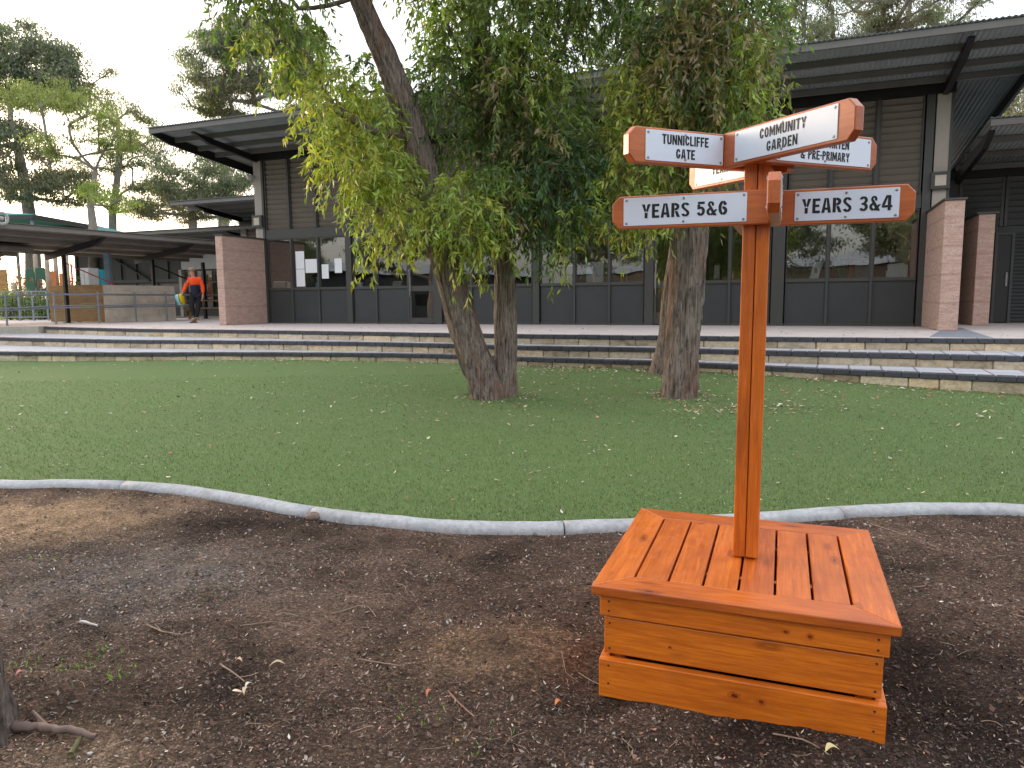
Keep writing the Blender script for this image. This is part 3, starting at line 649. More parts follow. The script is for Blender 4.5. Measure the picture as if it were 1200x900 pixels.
# local x runs along the front, local y goes inward, z up
GL = [0.0, .91, 1.83, 2.78, 2.97, 3.73, 4.73, 5.46, 5.75, 6.60, 7.45, 8.30, 8.49, 9.39, 10.27, 11.12, 11.38, 12.18, 13.06, 13.95, 14.23, 15.09, 15.95, 16.81]
SILL0, SILL1, HEAD0, HEAD1, TOP = 0.96, 1.03, 2.43, 2.70, 4.66
def part(name, mat, parent, *boxes, bevel=0):
    mb = MB()
    for b in boxes: mb.box(*b)
    return mb.build(name, mat, parent, bevel=bevel)
# columns (wide), each from floor to soffit
for a, b in ((2.79, 2.96), (5.57, 5.74), (8.31, 8.48), (11.13, 11.34), (13.96, 14.22), (16.82, 16.97)):
    part('column', M['char_frame'], bld, (a, b, -0.05, 0.12, 0.0, TOP + 0.1))
part('corner_column', M['beige'], bld, (-.30, -.03, -0.03, 0.14, 0.0, TOP + 0.15)); part('corner_column', M['beige'], bld, (17.0, 17.25, -0.03, 0.14, 0.0, TOP + 0.15))
part('column', M['char_frame'], bld, (17.251, 17.30, -0.04, 0.12, 2.3, TOP + 0.1))
part('column', M['char_frame'], bld, (-.028, 0.04, -0.05, 0.12, 0.0, TOP + 0.1))
part('transom_beam', M['char_frame'], bld, (0.042, 16.81, -0.02, 0.10, HEAD0, HEAD1))
part('eave_beam', M['black_steel'], bld, (-.32, 17.32, -0.075, 0.16, TOP + 0.001, TOP + 0.245))
part('base_plate', M['char_frame'], bld, (0.042, 5.0, -0.012, 0.09, 0.0, 0.055), (5.75, 11.12, -0.012, 0.09, 0, 0.055), (12.2, 16.81, -0.012, 0.09, 0, .055))
bays = [(0.04, .91), (.91, 1.83), (1.83, 2.79), (2.96, 3.73), (3.73, 4.73), None, (5.74, 6.60), (6.60, 7.45), (7.45, 8.31), (8.48, 9.39), (9.39, 10.27), (10.27, 11.13), None, (12.18, 13.06), (13.06, 13.96), (14.22, 15.09), (15.09, 15.95), (15.95, 16.82)]
mull = [.91, 1.83, 3.73, 4.73, 6.60, 7.45, 9.39, 10.27, 12.18, 13.06, 15.09, 15.95]
for x in mull:
    part('mullion', M['char_frame'], bld, (x - .027, x + .027, -0.03, 0.09, 0.0 if x not in (4.73, 12.18) else 0.0, HEAD0 + 0.001))
umull = [.91, 1.83, 3.88, 4.79, 6.60, 7.45, 9.39, 10.27, 12.15, 13.06, 15.09, 15.95]
for x in umull: part('mullion', M['char_frame'], bld, (x - .03, x + .03, -0.06, 0.09, HEAD1 + 0.001, TOP))
for b in bays:
    if not b: continue
    a, c = b[0] + .03, b[1] - .03
    part('infill_panel', M['char'], bld, (a, c, 0.018, 0.055, 0.05, SILL0))
    w = part('window', M['char_frame'], bld, (a, c, -0.018, 0.075, SILL0, SILL1), (a, c, 0.0, 0.07, HEAD0 - 0.03, HEAD0), (a, a + .018, 0, .07, SILL1, HEAD0 - .03), (c - .018, c, 0, .07, SILL1, HEAD0 - .03))
    part('pane', M['glass'], w, (a + .016, c - .016, 0.03, 0.036, SILL1 - .004, HEAD0 - .026))
    part('inner_sill', M['paper'], w, (a, c, 0.077, 0.33, SILL1 - 0.05, SILL1 + 0.004))
# louvred panels above, every blade its own piece
ub = [(0.04, .91), (.91, 1.83), (1.83, 2.79), (2.96, 3.88), (3.88, 4.79), (4.79, 5.57), (5.74, 6.60), (6.60, 7.45), (7.45, 8.31), (8.48, 9.39), (9.39, 10.27), (10.27, 11.13), (11.34, 12.15), (12.15, 13.06), (13.06, 13.96), (14.22, 15.09), (15.09, 15.95), (15.95, 16.82)]
bl_mesh = {}
for a, c in ub:
    a += .03; c -= .03; w = round(c - a, 2)
    lp = part('louvre_panel', M['char_frame'], bld, (a, a + .025, -.02, .07, HEAD1, TOP), (c - .025, c, -.02, .07, HEAD1, TOP), (a + .025, c - .025, .075, .09, HEAD1, TOP))
    if w not in bl_mesh: bl_mesh[w] = MB().box(-w / 2 + .027, w / 2 - .027, -0.004, 0.004, -0.075, 0.075).mesh('louvre_blade', M['louvre'])
    for k in range(14):
        o = bpy.data.objects.new('louvre_blade', bl_mesh[w]); lk(o, lp); o.location = ((a + c) / 2, 0.035, HEAD1 + 0.072 + k * 0.1395)
        o.rotation_euler = (R(17 + rnd.uniform(-1.5, 1.5)), 0, 0)
# doors
def door(x0, x1, hand, mirror=False):
    d = part('door', M['char_frame'], bld, (x0, x0 + .06, -.02, .05, 0.02, HEAD0 - .002), (x1 - .08, x1, -.02, .05, 0.02, HEAD0 - .002), (x0 + .06, x1 - .08, -.015, .045, 0.02, 0.16), (x0 + .06, x1 - .08, -.015, .045, 0.88, 1.02), (x0 + .06, x1 - .08, -.015, .045, HEAD0 - .1, HEAD0 - .002))
    part('pane', M['glass'], d, (x0 + .058, x1 - .078, 0.01, 0.016, 1.01, HEAD0 - .09)); part('pane', M['glass'], d, (x0 + .058, x1 - .078, 0.01, 0.016, 0.15, 0.89))
    for y, s in ((-0.05, 1), (0.09, 1)):
        h = MB(); xx = hand; h.tube([(xx, -.02 if y < 0 else .05, 0.72), (xx, y - .02, 0.72), (xx, y - .02, 0.76), (xx, y - .02, 1.42), (xx, y - .02, 1.46), (xx, -.02 if y < 0 else .05, 1.46)], 0.014, 8)
        h.build('handle', M['screw'], d, smooth=True)
    part('lock_plate', M['screw'], d, (x0 + .01, x0 + .05, -.026, -.0201, .86, 1.25))
door(4.762, 5.565, 4.80); door(11.345, 12.15, 11.40)
# side and rear walls, floor, ceiling, interior
part('wall', M['beige'], bld, (17.02, 17.25, 0.15, 8.99, 0, TOP + .15)); part('wall', M['char'], bld, (-.29, -.05, 0.15, 9, 0, TOP + .15), (-.29, 17.25, 9.0, 9.2, 0, TOP + .5))
part('floor', M['intfloor'], bld, (-.04, 17.0, 0.1, 8.99, 0.0, 0.02)); part('ceiling', M['intwall'], bld, (-.04, 17.0, 0.1, 8.99, 2.72, 2.78))
part('inner_wall', M['intwall'], bld, (5.0, 5.12, 3.0, 8.99, .02, 2.71), (12.3, 12.42, 2.5, 8.99, .02, 2.71), (-.04, 16.9, 6.5, 6.6, .02, 2.71), bevel=0)
part('inner_wall', M['redpaint'], bld, (16.88, 16.98, .12, 5.0, .02, 2.1), (15.2, 16.88, 4.9, 5.0, .02, 2.1))
for x, w in ((8.3, 1.0), (9.6, 1.0), (11.0, .9), (12.9, 1.2), (14.5, 1.2), (15.9, .9)):
    part('roller_blind', M['blind'], bld, (x - w / 2, x + w / 2, 4.4 if x > 15 else 6.4, 4.42 if x > 15 else 6.42, 1.65, 2.2))
part('cabinet', M['bluecabinet'], bld, (4.9, 5.35, 1.2, 1.6, .02, 1.0)); part('shelf_unit', M['yellowpaint'], bld, (11.36, 11.9, .5, .8, .03, .34), (11.36, 11.9, .5, .8, .36, .62), (11.36, 11.9, .5, .8, .64, .90))
# skillion roof
RS = 0.096
def corrugated(name, x0, x1, y0, y1, z0, slope, mat, parent, pitch=0.09, amp=0.011, per=5, th=0.006):
    n = int((x1 - x0) / pitch * per); xs = np.linspace(x0, x1, n + 1); wz = amp * np.sin((xs - x0) / pitch * 2 * np.pi)
    V = []
    for y in (y0, y1):
        for dz in (0, th):
            V.append(np.stack([xs, np.full(n + 1, y), z0 - y * slope + wz + dz], 1))
    V = np.concatenate(V); N = n + 1; i = np.arange(n)
    q = lambda a, b: np.stack([a * N + i, a * N + i + 1, b * N + i + 1, b * N + i], 1)
    F = np.concatenate([q(0, 2)[:, ::-1], q(1, 3), q(0, 1), q(3, 2)])
    o = bpy.data.objects.new(name, npmesh(name, V, F, mat, None, False)); lk(o, parent); return o
def skillion(parent, x0, x1, yf, yb, z0, slope, rafters, purlins, sheet='roofsheet', pur='purlin', rt=0.16, tip=0.55, rb=0.0):
    """z0: underside of the sheet over the wall line y=0; rises to the front (negative y)"""
    corrugated('roof_sheet', x0, x1, yf, yb, z0 + .018, slope, M[sheet], parent)
    for y in purlins:
        z = z0 - y * slope
        mb = MB(); mb.box(x0 + .02, x1 - .02, y - .025, y - .018, z - .115, z + .0); mb.box(x0 + .02, x1 - .02, y - .018, y + .04, z - .115, z - .108); mb.box(x0 + .02, x1 - .02, y - .018, y + .04, z - .007, z)
        mb.build('purlin', M[pur], parent)
    for x in rafters:
        ys = [rb, yf + tip, yf + .25]; mb = MB()
        zt = lambda y: z0 - y * slope - .118
        v = []
        prof = [(rb, zt(rb)), (yf + .25, zt(yf + .25)), (yf + .25, zt(yf + .25) - .03), (yf + tip + .2, zt(yf + tip + .2) - rt), (rb, zt(rb) - rt)]
        vs = [(x + dx, p[0], p[1]) for dx in (-.055, .055) for p in prof]
        mb.add(vs, [tuple(range(5)), tuple(reversed(range(5, 10)))] + [((i + 1) % 5, i, 5 + i, 5 + (i + 1) % 5) for i in range(5)])
        mb.build('rafter', M['black_steel'], parent)
skillion(bld, -1.49, 18.53, -2.62, 9.5, 4.905, RS, (-.17, 17.14), (-2.55, -1.75, -.95, -.3))
# verge channels and gutter strip along the open roof ends
for x in (-1.44, 18.46):
    part_ = MB(); z = lambda y: 4.905 - y * RS
    prof = [(-2.5, z(-2.5) + .004), (9.4, z(9.4) + .004), (9.4, z(9.4) - .22), (-1.9, z(-1.9) - .22), (-2.5, z(-2.5) - .12)]
    vs = [(x + dx, p[0], p[1]) for dx in (-.03, .03) for p in prof]
    part_.add(vs, [tuple(range(5)), tuple(reversed(range(5, 10)))] + [((i + 1) % 5, i, 5 + i, 5 + (i + 1) % 5) for i in range(5)]); part_.build('verge_beam', M['black_steel'], bld)
# wall lamp boxes and camera on the corner columns
for x in (-.165, 17.12):
    l = part('wall_lamp', M['char_frame'], bld, (x - .17, x + .17, -.14, -.031, 2.78, 3.12), bevel=.006); part('lamp_lens', M['blind'], l, (x - .10, x + .10, -.152, -.1405, 2.84, 3.05), bevel=.004)
cm = MB(); cm.tube([(-.30, -.03, 4.22), (-.30, -.16, 4.22)], .03, 8); cm.lathe([(.0, -.10), (.07, -.08), (.10, -.02), (.10, .04), (.085, .06)], 14, M=Matrix.Translation((-.30, -.16, 4.20)))
cm.build('security_camera', M['grey_plastic'], bld, smooth=True)
# end fins of rammed earth and their caps are parts of the building
def fin(x0, x1, yf, yb, h):
    f = part('rammed_earth_fin', M['rammed'], bld, (x0, x1, yf, yb, 0, h), bevel=.012)
    part('cap_flashing', M['char_frame'], f, (x0 - .03, x1 + .03, yf - .03, yb, h + .001, h + .035)); return f
fin(-.24, .0, -1.72, -.052, 2.42)
fin(16.93, 17.24, -2.12, -.06, 2.32)
# rear right wing: louvres, door, ribbed cladding, own low roof
wing = empty('rear_wing', (-7.16, 21.5, TZ), FD, label='dark wing behind the two right hand fins with a black door and ribbed cladding', cat='building')
YW = 2.5
part('wall', M['char'], wing, (17.27, 18.70, YW, YW + .1, 0, 3.3), (18.69, 27, YW + .02, YW + .1, 2.05, 2.2), (18.69, 27, YW + .045, YW + .1, 0, 2.06), (17.27, 27, YW + .1, 8, 0.0, 3.2))
part('eave_beam', M['black_steel'], wing, (17.3, 27, YW - .06, YW + .1, 3.301, 3.5))
dd = part('door', M['dark_plastic'], wing, (18.72, 18.98, YW - .02, YW + .02, .02, 2.0)); part('handle', M['screw'], dd, (18.90, 18.945, YW - .045, YW - .0205, .84, 1.16), bevel=.01)
part('door_frame', M['char_frame'], wing, (18.66, 18.715, YW - .05, YW + .04, 0, 2.06), (18.985, 19.04, YW - .05, YW + .04, 0, 2.06), (18.716, 18.984, YW - .05, YW + .04, 2.002, 2.06))
rib = MB().add([(0, 0, 0), (8, 0, 0), (8, -.022, .028), (0, -.022, .028), (8, -.022, .05), (0, -.022, .05), (8, 0, .078), (0, 0, .078)], [(0, 1, 2, 3), (3, 2, 4, 5), (5, 4, 6, 7)]).mesh('cladding_rib', M['char'])
for k in range(24):
    o = bpy.data.objects.new('cladding_rib', rib); lk(o, wing); o.location = (19.05, YW + .04, .03 + k * .083)
for a, c in ((17.95, 18.72), (18.86, 19.7), (19.8, 20.6), (20.7, 21.5)):
    lp = part('louvre_panel', M['char_frame'], wing, (a - .06, a, YW - .05, YW - .001, 2.2, 3.3), (c, c + .06, YW - .05, YW - .001, 2.2, 3.3))
    for k in range(8):
        mb = MB(); mb.box(a, c, -.004, .004, -.07, .07); o = mb.build('louvre_blade', M['char'], lp); o.location = ((0, YW - .03, 2.28 + k * .135)); o.rotation_euler = (R(17), 0, 0)
corrugated('roof_sheet', 17.75, 27, -1.0, 8.0, 3.80 + .018, RS, M['roofsheet'], wing)
for y in (-.93, .2, 1.3, 2.3): 
    z = 3.80 - y * RS; part('purlin', M['purlin'], wing, (17.77, 27, y - .025, y + .035, z - .115, z))
mb = MB(); z = lambda y: 3.80 - y * RS
prof = [(-.7, z(-.7) - .12), (YW, z(YW) - .12), (YW, z(YW) - .36), (-.2, z(-.2) - .32), (-.7, z(-.7) - .16)]
vs = [(17.85 + dx, p[0], p[1]) for dx in (-.05, .05) for p in prof]
mb.add(vs, [tuple(range(5)), tuple(reversed(range(5, 10)))] + [((i + 1) % 5, i, 5 + i, 5 + (i + 1) % 5) for i in range(5)]); mb.build('rafter', M['black_steel'], wing)
f2 = part('rammed_earth_fin', M['rammed'], wing, (18.0, 18.30, 0.8, YW - .06, 0, 2.33), bevel=.012); part('cap_flashing', M['char_frame'], f2, (17.96, 18.36, .76, YW - .06, 2.331, 2.37))
# left wing further back with the same roof
lw = empty('left_wing', (-7.16, 21.5, TZ), FD, label='further wing with a lower skillion roof left of the main roof', cat='building')
part('wall', M['char'], lw, (-6.0, -.4, 6.05, 12, 0, 3.6)); part('corner_column', M['beige'], lw, (-6.3, -6.03, 6.0, 6.15, 0, 3.65)); part('eave_beam', M['black_steel'], lw, (-6.3, -.4, 5.93, 6.14, 3.66, 3.86))
lp = part('louvre_panel', M['char_frame'], lw, (-5.98, -5.93, 5.98, 6.04, 2.3, 3.6), (-5.0, -4.95, 5.98, 6.04, 2.3, 3.6))
for k in range(9):
    mb = MB(); mb.box(-5.93, -5.0, -.004, .004, -.07, .07); o = mb.build('louvre_blade', M['louvre'], lp); o.location = (0, 6.0, 2.38 + k * .137); o.rotation_euler = (R(17), 0, 0)
h = empty('skillion_roof', (0, 6.0, 0)); h.parent = lw
skillion(h, -7.25, -.35, -2.6, 5, 4.07, RS, (-6.2, -2.0), (-2.53, -1.7, -.9, -.2))

# ------------------------------------------------------------------ trees
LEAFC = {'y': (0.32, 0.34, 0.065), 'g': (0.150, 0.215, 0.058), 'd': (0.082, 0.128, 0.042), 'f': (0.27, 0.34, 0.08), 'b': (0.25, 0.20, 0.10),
         'k': (0.070, 0.135, 0.058), 'gum': (0.215, 0.235, 0.170), 'gumd': (0.175, 0.195, 0.145), 'gumy': (0.25, 0.28, 0.10), 'gumr': (0.19, 0.18, 0.125)}
def unit(a): return a / np.maximum(np.linalg.norm(a, axis=-1, keepdims=True), 1e-9)
def leafmesh(name, P, D, L, Wd, col, mat):
    n = len(P); s = unit(np.cross(D, unit(rng.normal(size=(n, 3))))); u = np.cross(D, s)
    L = L[:, None]; Wd = Wd[:, None]; bend = rng.uniform(-.12, .25, (n, 1))
    b = P; l = P + D * L * .38 + s * Wd * .5 + u * Wd * .18; r = P + D * L * .38 - s * Wd * .5 + u * Wd * .18; t = P + D * L + u * L * bend
    V = np.stack([b, l, t, r], 1).reshape(-1, 3); F = np.arange(4 * n).reshape(n, 4)
    return npmesh(name, V, F, mat, np.repeat(col, 4, axis=0))
def tinted(key, n, var=0.25):
    c = np.array(LEAFC[key]) * (1 + rng.normal(0, var, (n, 1))) * (1 + rng.normal(0, .07, (n, 3))); return np.clip(c, .01, .7)
def grow(trunk, targets, r_tip=0.012, r_max=0.12, curl=0.12, bias=0.6):
    """connect each target to the nearest node nearer to the trunk; radii by the number of shoots carried"""
    nodes = [Vector(p) for p in trunk]; par = [-1] * len(trunk); first = len(trunk)
    ts = sorted([Vector(t) for t in targets], key=lambda t: min((t - q).length for q in nodes))
    for t in ts:
        best, bi = 1e9, 0
        for i, q in enumerate(nodes):
            d = (t - q).length + (bias * max(0, q.z - t.z + 0.0)) + (0.25 * i / max(1, first) * 0 if i < first else 0)
            if d < best: best, bi = d, i
        par.append(bi); nodes.append(t)
    cnt = [0] * len(nodes)
    for i in range(len(nodes) - 1, first - 1, -1):
        cnt[i] += 1
        if par[i] >= 0: cnt[par[i]] += cnt[i]
    mb = MB()
    for i in range(first, len(nodes)):
        a, b = nodes[par[i]], nodes[i]; r1 = min(r_max, r_tip * math.sqrt(cnt[i])); r0 = min(r_max, r_tip * math.sqrt(cnt[i]) * 1.25)
        L = (b - a).length; pts = []
        sag = Vector((rnd.uniform(-1, 1), rnd.uniform(-1, 1), rnd.uniform(-.6, 1))) * curl * L
        for k in range(5):
            f = k / 4; pts.append(a.lerp(b, f) + sag * math.sin(f * math.pi) * .7)
        mb.tube(pts, [r0 + (r1 - r0) * k / 4 for k in range(5)], 6 if r0 > .02 else 4, cap=False)
    return mb, nodes[first:]
def barktube(name, path, rad, parent, mat, seg=56, step=0.05, ridge=0.10, flare=0.0, oval=1.0):
    """trunk with vertical fissures; path and radii are resampled"""
    P = [Vector(p) for p in path]; P = [P[0] * 2 - P[1]] + P + [P[-1] * 2 - P[-2]]; Rr = [rad[0]] + list(rad) + [rad[-1]]
    pts = []; rs = []
    for i in range(1, len(P) - 2):
        n = max(2, int((P[i + 1] - P[i]).length / step))
        for k in range(n):
            t = k / n; a, b, c, d = P[i - 1], P[i], P[i + 1], P[i + 2]
            pts.append(0.5 * ((2 * b) + (c - a) * t + (2 * a - 5 * b + 4 * c - d) * t * t + (3 * b - a - 3 * c + d) * t ** 3)); rs.append(Rr[i] * (1 - t) + Rr[i + 1] * t)
    n = len(pts); V = []; acc = 0
    for i, p in enumerate(pts):
        t = (pts[min(i + 1, n - 1)] - pts[max(i - 1, 0)]).normalized(); a = t.cross(Vector((0, 1, 0))).normalized(); b = t.cross(a)
        if i: acc += (p - pts[i - 1]).length
        r = rs[i] * (1 + flare * math.exp(-acc / 0.16))
        for k in range(seg):
            an = 2 * math.pi * k / seg; cx, sx = math.cos(an), math.sin(an)
            f = mn.fractal(Vector((cx * 5.5 * rs[i] / .15, sx * 5.5 * rs[i] / .15, acc * 1.1 + 7)), 0.8, 2.1, 4)
            f2 = abs(mn.noise(Vector((cx * 9 * rs[i] / .15, sx * 9 * rs[i] / .15, acc * 1.6))))
            big = mn.noise(Vector((cx * 1.2, sx * 1.2, acc * 1.4 + 3)))
            V.append(p + (a * cx + b * sx * oval) * r * (1 + ridge * f - ridge * .9 * (1 - min(1, f2 * 4)) + .09 * big))
    V = np.array([tuple(v) for v in V]); idx = np.arange(n * seg).reshape(n, seg)
    F = np.stack([idx[:-1], np.roll(idx[:-1], -1, 1), np.roll(idx[1:], -1, 1), idx[1:]], -1).reshape(-1, 4)
    o = bpy.data.objects.new(name, npmesh(name, V, F, mat, None, True)); lk(o, parent); return o
def sprays(blobs, dens=1.0, twl=(.26, .55), leafL=(.080, .130), leafW=(.021, .034), hang=0.75):
    """drooping leafy twigs filling world ellipsoids (centre, rx, ry, rz, tint, number)"""
    P, D, L, Wd, Cc = [], [], [], [], []; tw = MB(); starts = []
    for c, rx, ry, rz, key, n in blobs:
        n = int(n * dens)
        q = rng.normal(size=(n, 3)); q = unit(q) * rng.uniform(0.15, 1, (n, 1)) ** (1 / 2.2)
        st = np.array(c) + q * np.array([rx, ry, rz]); st[:, 2] += .15
        out = unit(q + rng.normal(0, .45, (n, 3)) + np.array([0, 0, .15]))
        tl = rng.uniform(*twl, n); ck = rng.random(n)
        for i in range(n):
            s0 = st[i]; d0 = out[i]; m = 12; key2 = key if ck[i] > .22 else {'y': 'f', 'f': 'y', 'g': 'f', 'd': 'g', 'b': 'd', 'k': 'd'}.get(key, key)
            tt = np.linspace(0, 1, 5)[:, None]; path = s0 + d0 * tl[i] * tt * .75 + np.array([0, 0, -1]) * tl[i] * tt ** 2 * hang
            if i % 2 == 0: tw.tube([tuple(p) for p in path], [.0035, .003, .0025, .002, .0012], 3, cap=False)
            u = np.sort(rng.uniform(.05, 1, m) ** .55)[:, None]; lp = s0 + d0 * tl[i] * u * .75 + np.array([0, 0, -1]) * tl[i] * u ** 2 * hang
            ld = unit(rng.normal(0, .60, (m, 3)) + np.array([0, 0, -.95]) + d0 * .35)
            P.append(lp); D.append(ld); L.append(rng.uniform(*leafL, m)); Wd.append(rng.uniform(*leafW, m))
            Cc.append(tinted(key2, m, .18) * (1 + rng.normal(0, .12)))
    return np.concatenate(P), np.concatenate(D), np.concatenate(L), np.concatenate(Wd), np.clip(np.concatenate(Cc), .008, .7), tw
def pxblob(px, py, rx, ry, Y, key, dn=1.0, dep=0.55):
    py -= 18 if py > 230 else (13 if py > 60 else 0)
    c = at(px, py, Y); k = Y / FPX
    n = max(4, int(math.pi * rx * ry / 28 * dn * (Y / 9.3) ** 0)); return (c, rx * k, max(.25, dep), ry * k, key, n)

# --- the leaning twin-stemmed tree in the middle of the lawn
Y1 = 9.3
t1 = empty('peppermint_tree', (-.24, Y1, .19), label='twin stemmed rough barked tree on the lawn, thick stem leaning left, drooping leaves', cat='tree')
def relp(parent, pts): o = Vector(parent.location); return [Vector(p) - o for p in pts]
def rel_mesh(parent, P): return P - np.array(parent.location)
pa = [at(574, 484, Y1), at(571, 462, Y1), at(559, 425, Y1), at(547, 390, Y1), at(530, 335, Y1 - .05), at(513, 275, Y1 - .1), at(501, 215, Y1 - .1), at(487, 160, Y1 - .1), at(466, 100, Y1 - .15), at(444, 50, Y1 - .2), at(420, -5, Y1 - .3), at(395, -70, Y1 - .4), at(385, -140, Y1 - .5)]
ra = [.22, .215, .20, .195, .185, .175, .16, .155, .15, .14, .125, .11, .09]
pb = [at(590, 484, Y1 + .1), at(591, 462, Y1 + .1), at(592, 425, Y1 + .14), at(593, 385, Y1 + .18), at(592, 335, Y1 + .2), at(585, 270, Y1 + .25), at(574, 205, Y1 + .3), at(568, 140, Y1 + .3), at(563, 70, Y1 + .3), at(556, -10, Y1 + .3), at(545, -90, Y1 + .3)]
rb_ = [.17, .165, .15, .145, .14, .13, .12, .12, .11, .10, .08]
barktube('trunk', relp(t1, pa), ra, t1, M['bark'], flare=.22, ridge=.15); barktube('trunk', relp(t1, pb), rb_, t1, M['bark'], flare=.25, ridge=.12)
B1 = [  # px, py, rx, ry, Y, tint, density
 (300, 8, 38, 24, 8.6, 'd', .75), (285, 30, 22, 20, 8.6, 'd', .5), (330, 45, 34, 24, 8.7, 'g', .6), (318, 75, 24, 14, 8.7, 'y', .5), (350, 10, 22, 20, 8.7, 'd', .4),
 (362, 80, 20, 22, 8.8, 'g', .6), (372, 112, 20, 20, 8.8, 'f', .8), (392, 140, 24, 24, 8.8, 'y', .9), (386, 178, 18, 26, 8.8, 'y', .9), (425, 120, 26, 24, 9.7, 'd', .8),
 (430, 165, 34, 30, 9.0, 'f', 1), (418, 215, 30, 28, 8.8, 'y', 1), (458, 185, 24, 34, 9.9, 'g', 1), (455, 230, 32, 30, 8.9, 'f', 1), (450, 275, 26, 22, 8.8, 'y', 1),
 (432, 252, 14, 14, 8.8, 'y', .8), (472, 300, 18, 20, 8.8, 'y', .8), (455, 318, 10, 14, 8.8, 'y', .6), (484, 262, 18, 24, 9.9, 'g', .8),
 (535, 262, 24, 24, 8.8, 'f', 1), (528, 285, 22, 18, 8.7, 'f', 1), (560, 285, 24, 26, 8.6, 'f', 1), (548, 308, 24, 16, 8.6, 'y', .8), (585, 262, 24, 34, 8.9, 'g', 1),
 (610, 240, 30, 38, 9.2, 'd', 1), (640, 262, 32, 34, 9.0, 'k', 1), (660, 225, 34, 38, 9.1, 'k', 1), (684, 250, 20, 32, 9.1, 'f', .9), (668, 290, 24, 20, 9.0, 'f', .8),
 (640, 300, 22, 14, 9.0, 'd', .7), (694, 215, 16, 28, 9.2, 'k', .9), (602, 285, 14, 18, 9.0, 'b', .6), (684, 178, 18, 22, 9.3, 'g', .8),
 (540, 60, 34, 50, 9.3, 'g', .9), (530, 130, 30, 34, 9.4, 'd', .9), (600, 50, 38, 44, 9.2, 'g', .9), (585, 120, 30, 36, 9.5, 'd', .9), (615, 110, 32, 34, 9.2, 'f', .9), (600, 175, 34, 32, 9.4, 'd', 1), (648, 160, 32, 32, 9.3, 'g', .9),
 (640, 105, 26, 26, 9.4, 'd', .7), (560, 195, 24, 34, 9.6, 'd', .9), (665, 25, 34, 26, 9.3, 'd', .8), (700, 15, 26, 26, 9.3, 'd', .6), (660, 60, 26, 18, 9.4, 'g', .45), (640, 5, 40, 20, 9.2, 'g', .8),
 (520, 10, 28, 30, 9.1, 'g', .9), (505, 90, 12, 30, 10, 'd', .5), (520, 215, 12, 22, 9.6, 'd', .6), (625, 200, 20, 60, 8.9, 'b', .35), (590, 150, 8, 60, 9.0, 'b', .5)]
B1b = [(300, -50, 70, 34, 8.4, 'd', .5), (400, -80, 70, 44, 8.6, 'g', .4), (520, -60, 70, 44, 9.0, 'g', .6), (640, -60, 80, 44, 9.1, 'd', .6), (560, -140, 110, 50, 9.4, 'g', .4), (600, 40, 80, 70, 10.3, 'g', .4), (440, 150, 50, 60, 10.2, 'g', .35), (615, 190, 70, 60, 10.2, 'd', .45), (540, 150, 60, 70, 7.6, 'g', 0)]
bl1 = [pxblob(*b) for b in B1] + [pxblob(b[0], b[1], b[2], b[3], b[4], b[5], b[6], .7) for b in B1b if b[6] > 0]
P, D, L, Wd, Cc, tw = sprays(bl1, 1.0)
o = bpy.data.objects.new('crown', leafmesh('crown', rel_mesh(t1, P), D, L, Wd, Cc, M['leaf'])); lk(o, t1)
tw.v = [tuple(Vector(v) - Vector(t1.location)) for v in tw.v]; tw.build('twigs', M['twig'], t1, kind='stuff')
mb, _ = grow(pa[4:] + pb[4:], [b[0] for b in bl1], .017, .07); mb.v = [tuple(Vector(v) - Vector(t1.location)) for v in mb.v]; mb.build('limbs', M['bark'], kind='stuff', parent=t1, smooth=True)

# --- second tree right of it, straight thick trunk, and the thinner one leaning behind
Y2 = 9.0
t2o = empty('peppermint_tree', (2.1, Y2, .19), label='straight rough barked tree on the lawn left of the sign pole, thickest trunk', cat='tree')
pc = [at(796, 484, Y2), at(796, 466, Y2), at(798, 430, Y2), at(801, 390, Y2), at(804, 340, Y2), at(807, 285, Y2), at(809, 225, Y2 + .05), at(808, 160, Y2 + .1), at(806, 90, Y2 + .1), at(812, 20, Y2 + .1), at(818, -60, Y2), at(822, -140, Y2)]
rc_ = [.235, .22, .21, .205, .215, .225, .20, .18, .17, .15, .13, .1]
barktube('trunk', relp(t2o, pc), rc_, t2o, M['bark'], flare=.14, ridge=.15)
B2 = [(752, 75, 18, 36, 8.9, 'g', .7), (742, 30, 14, 22, 9.0, 'd', .4), (750, 130, 26, 40, 8.8, 'y', .85), (742, 180, 14, 32, 8.8, 'y', .8), (746, 230, 18, 28, 8.9, 'y', .85), (742, 262, 14, 14, 8.9, 'y', .7), (772, 180, 24, 50, 8.7, 'f', .85), (780, 230, 24, 26, 8.8, 'g', .8), (765, 255, 24, 14, 9.0, 'y', .7),
 (790, 110, 28, 50, 8.6, 'b', .7), (800, 60, 30, 40, 8.6, 'b', .8), (830, 40, 28, 46, 8.5, 'b', .8), (850, 90, 26, 46, 8.5, 'b', .7), (845, 140, 26, 36, 8.5, 'g', .8), (820, 170, 26, 40, 8.6, 'b', .7), (854, 150, 18, 24, 8.5, 'f', .7), (862, 105, 20, 34, 8.5, 'f', .8), (872, 70, 18, 34, 8.6, 'g', .7), (876, 20, 20, 26, 8.7, 'd', .6), (860, 20, 26, 30, 8.7, 'g', .7), (810, 10, 40, 26, 8.7, 'd', .6), (770, 20, 26, 26, 8.8, 'd', .7), (765, 100, 22, 34, 9.3, 'd', .7), (830, 200, 18, 22, 8.8, 'b', .5), (855, 185, 16, 16, 8.7, 'f', .5)]
B2b = [(800, -60, 90, 50, 8.8, 'g', .5), (810, 80, 50, 60, 9.9, 'g', .4), (800, 170, 40, 45, 9.8, 'd', .35), (880, -50, 60, 40, 8.7, 'g', .4)]
bl2 = [pxblob(*b) for b in B2] + [pxblob(*b, .7) for b in B2b]
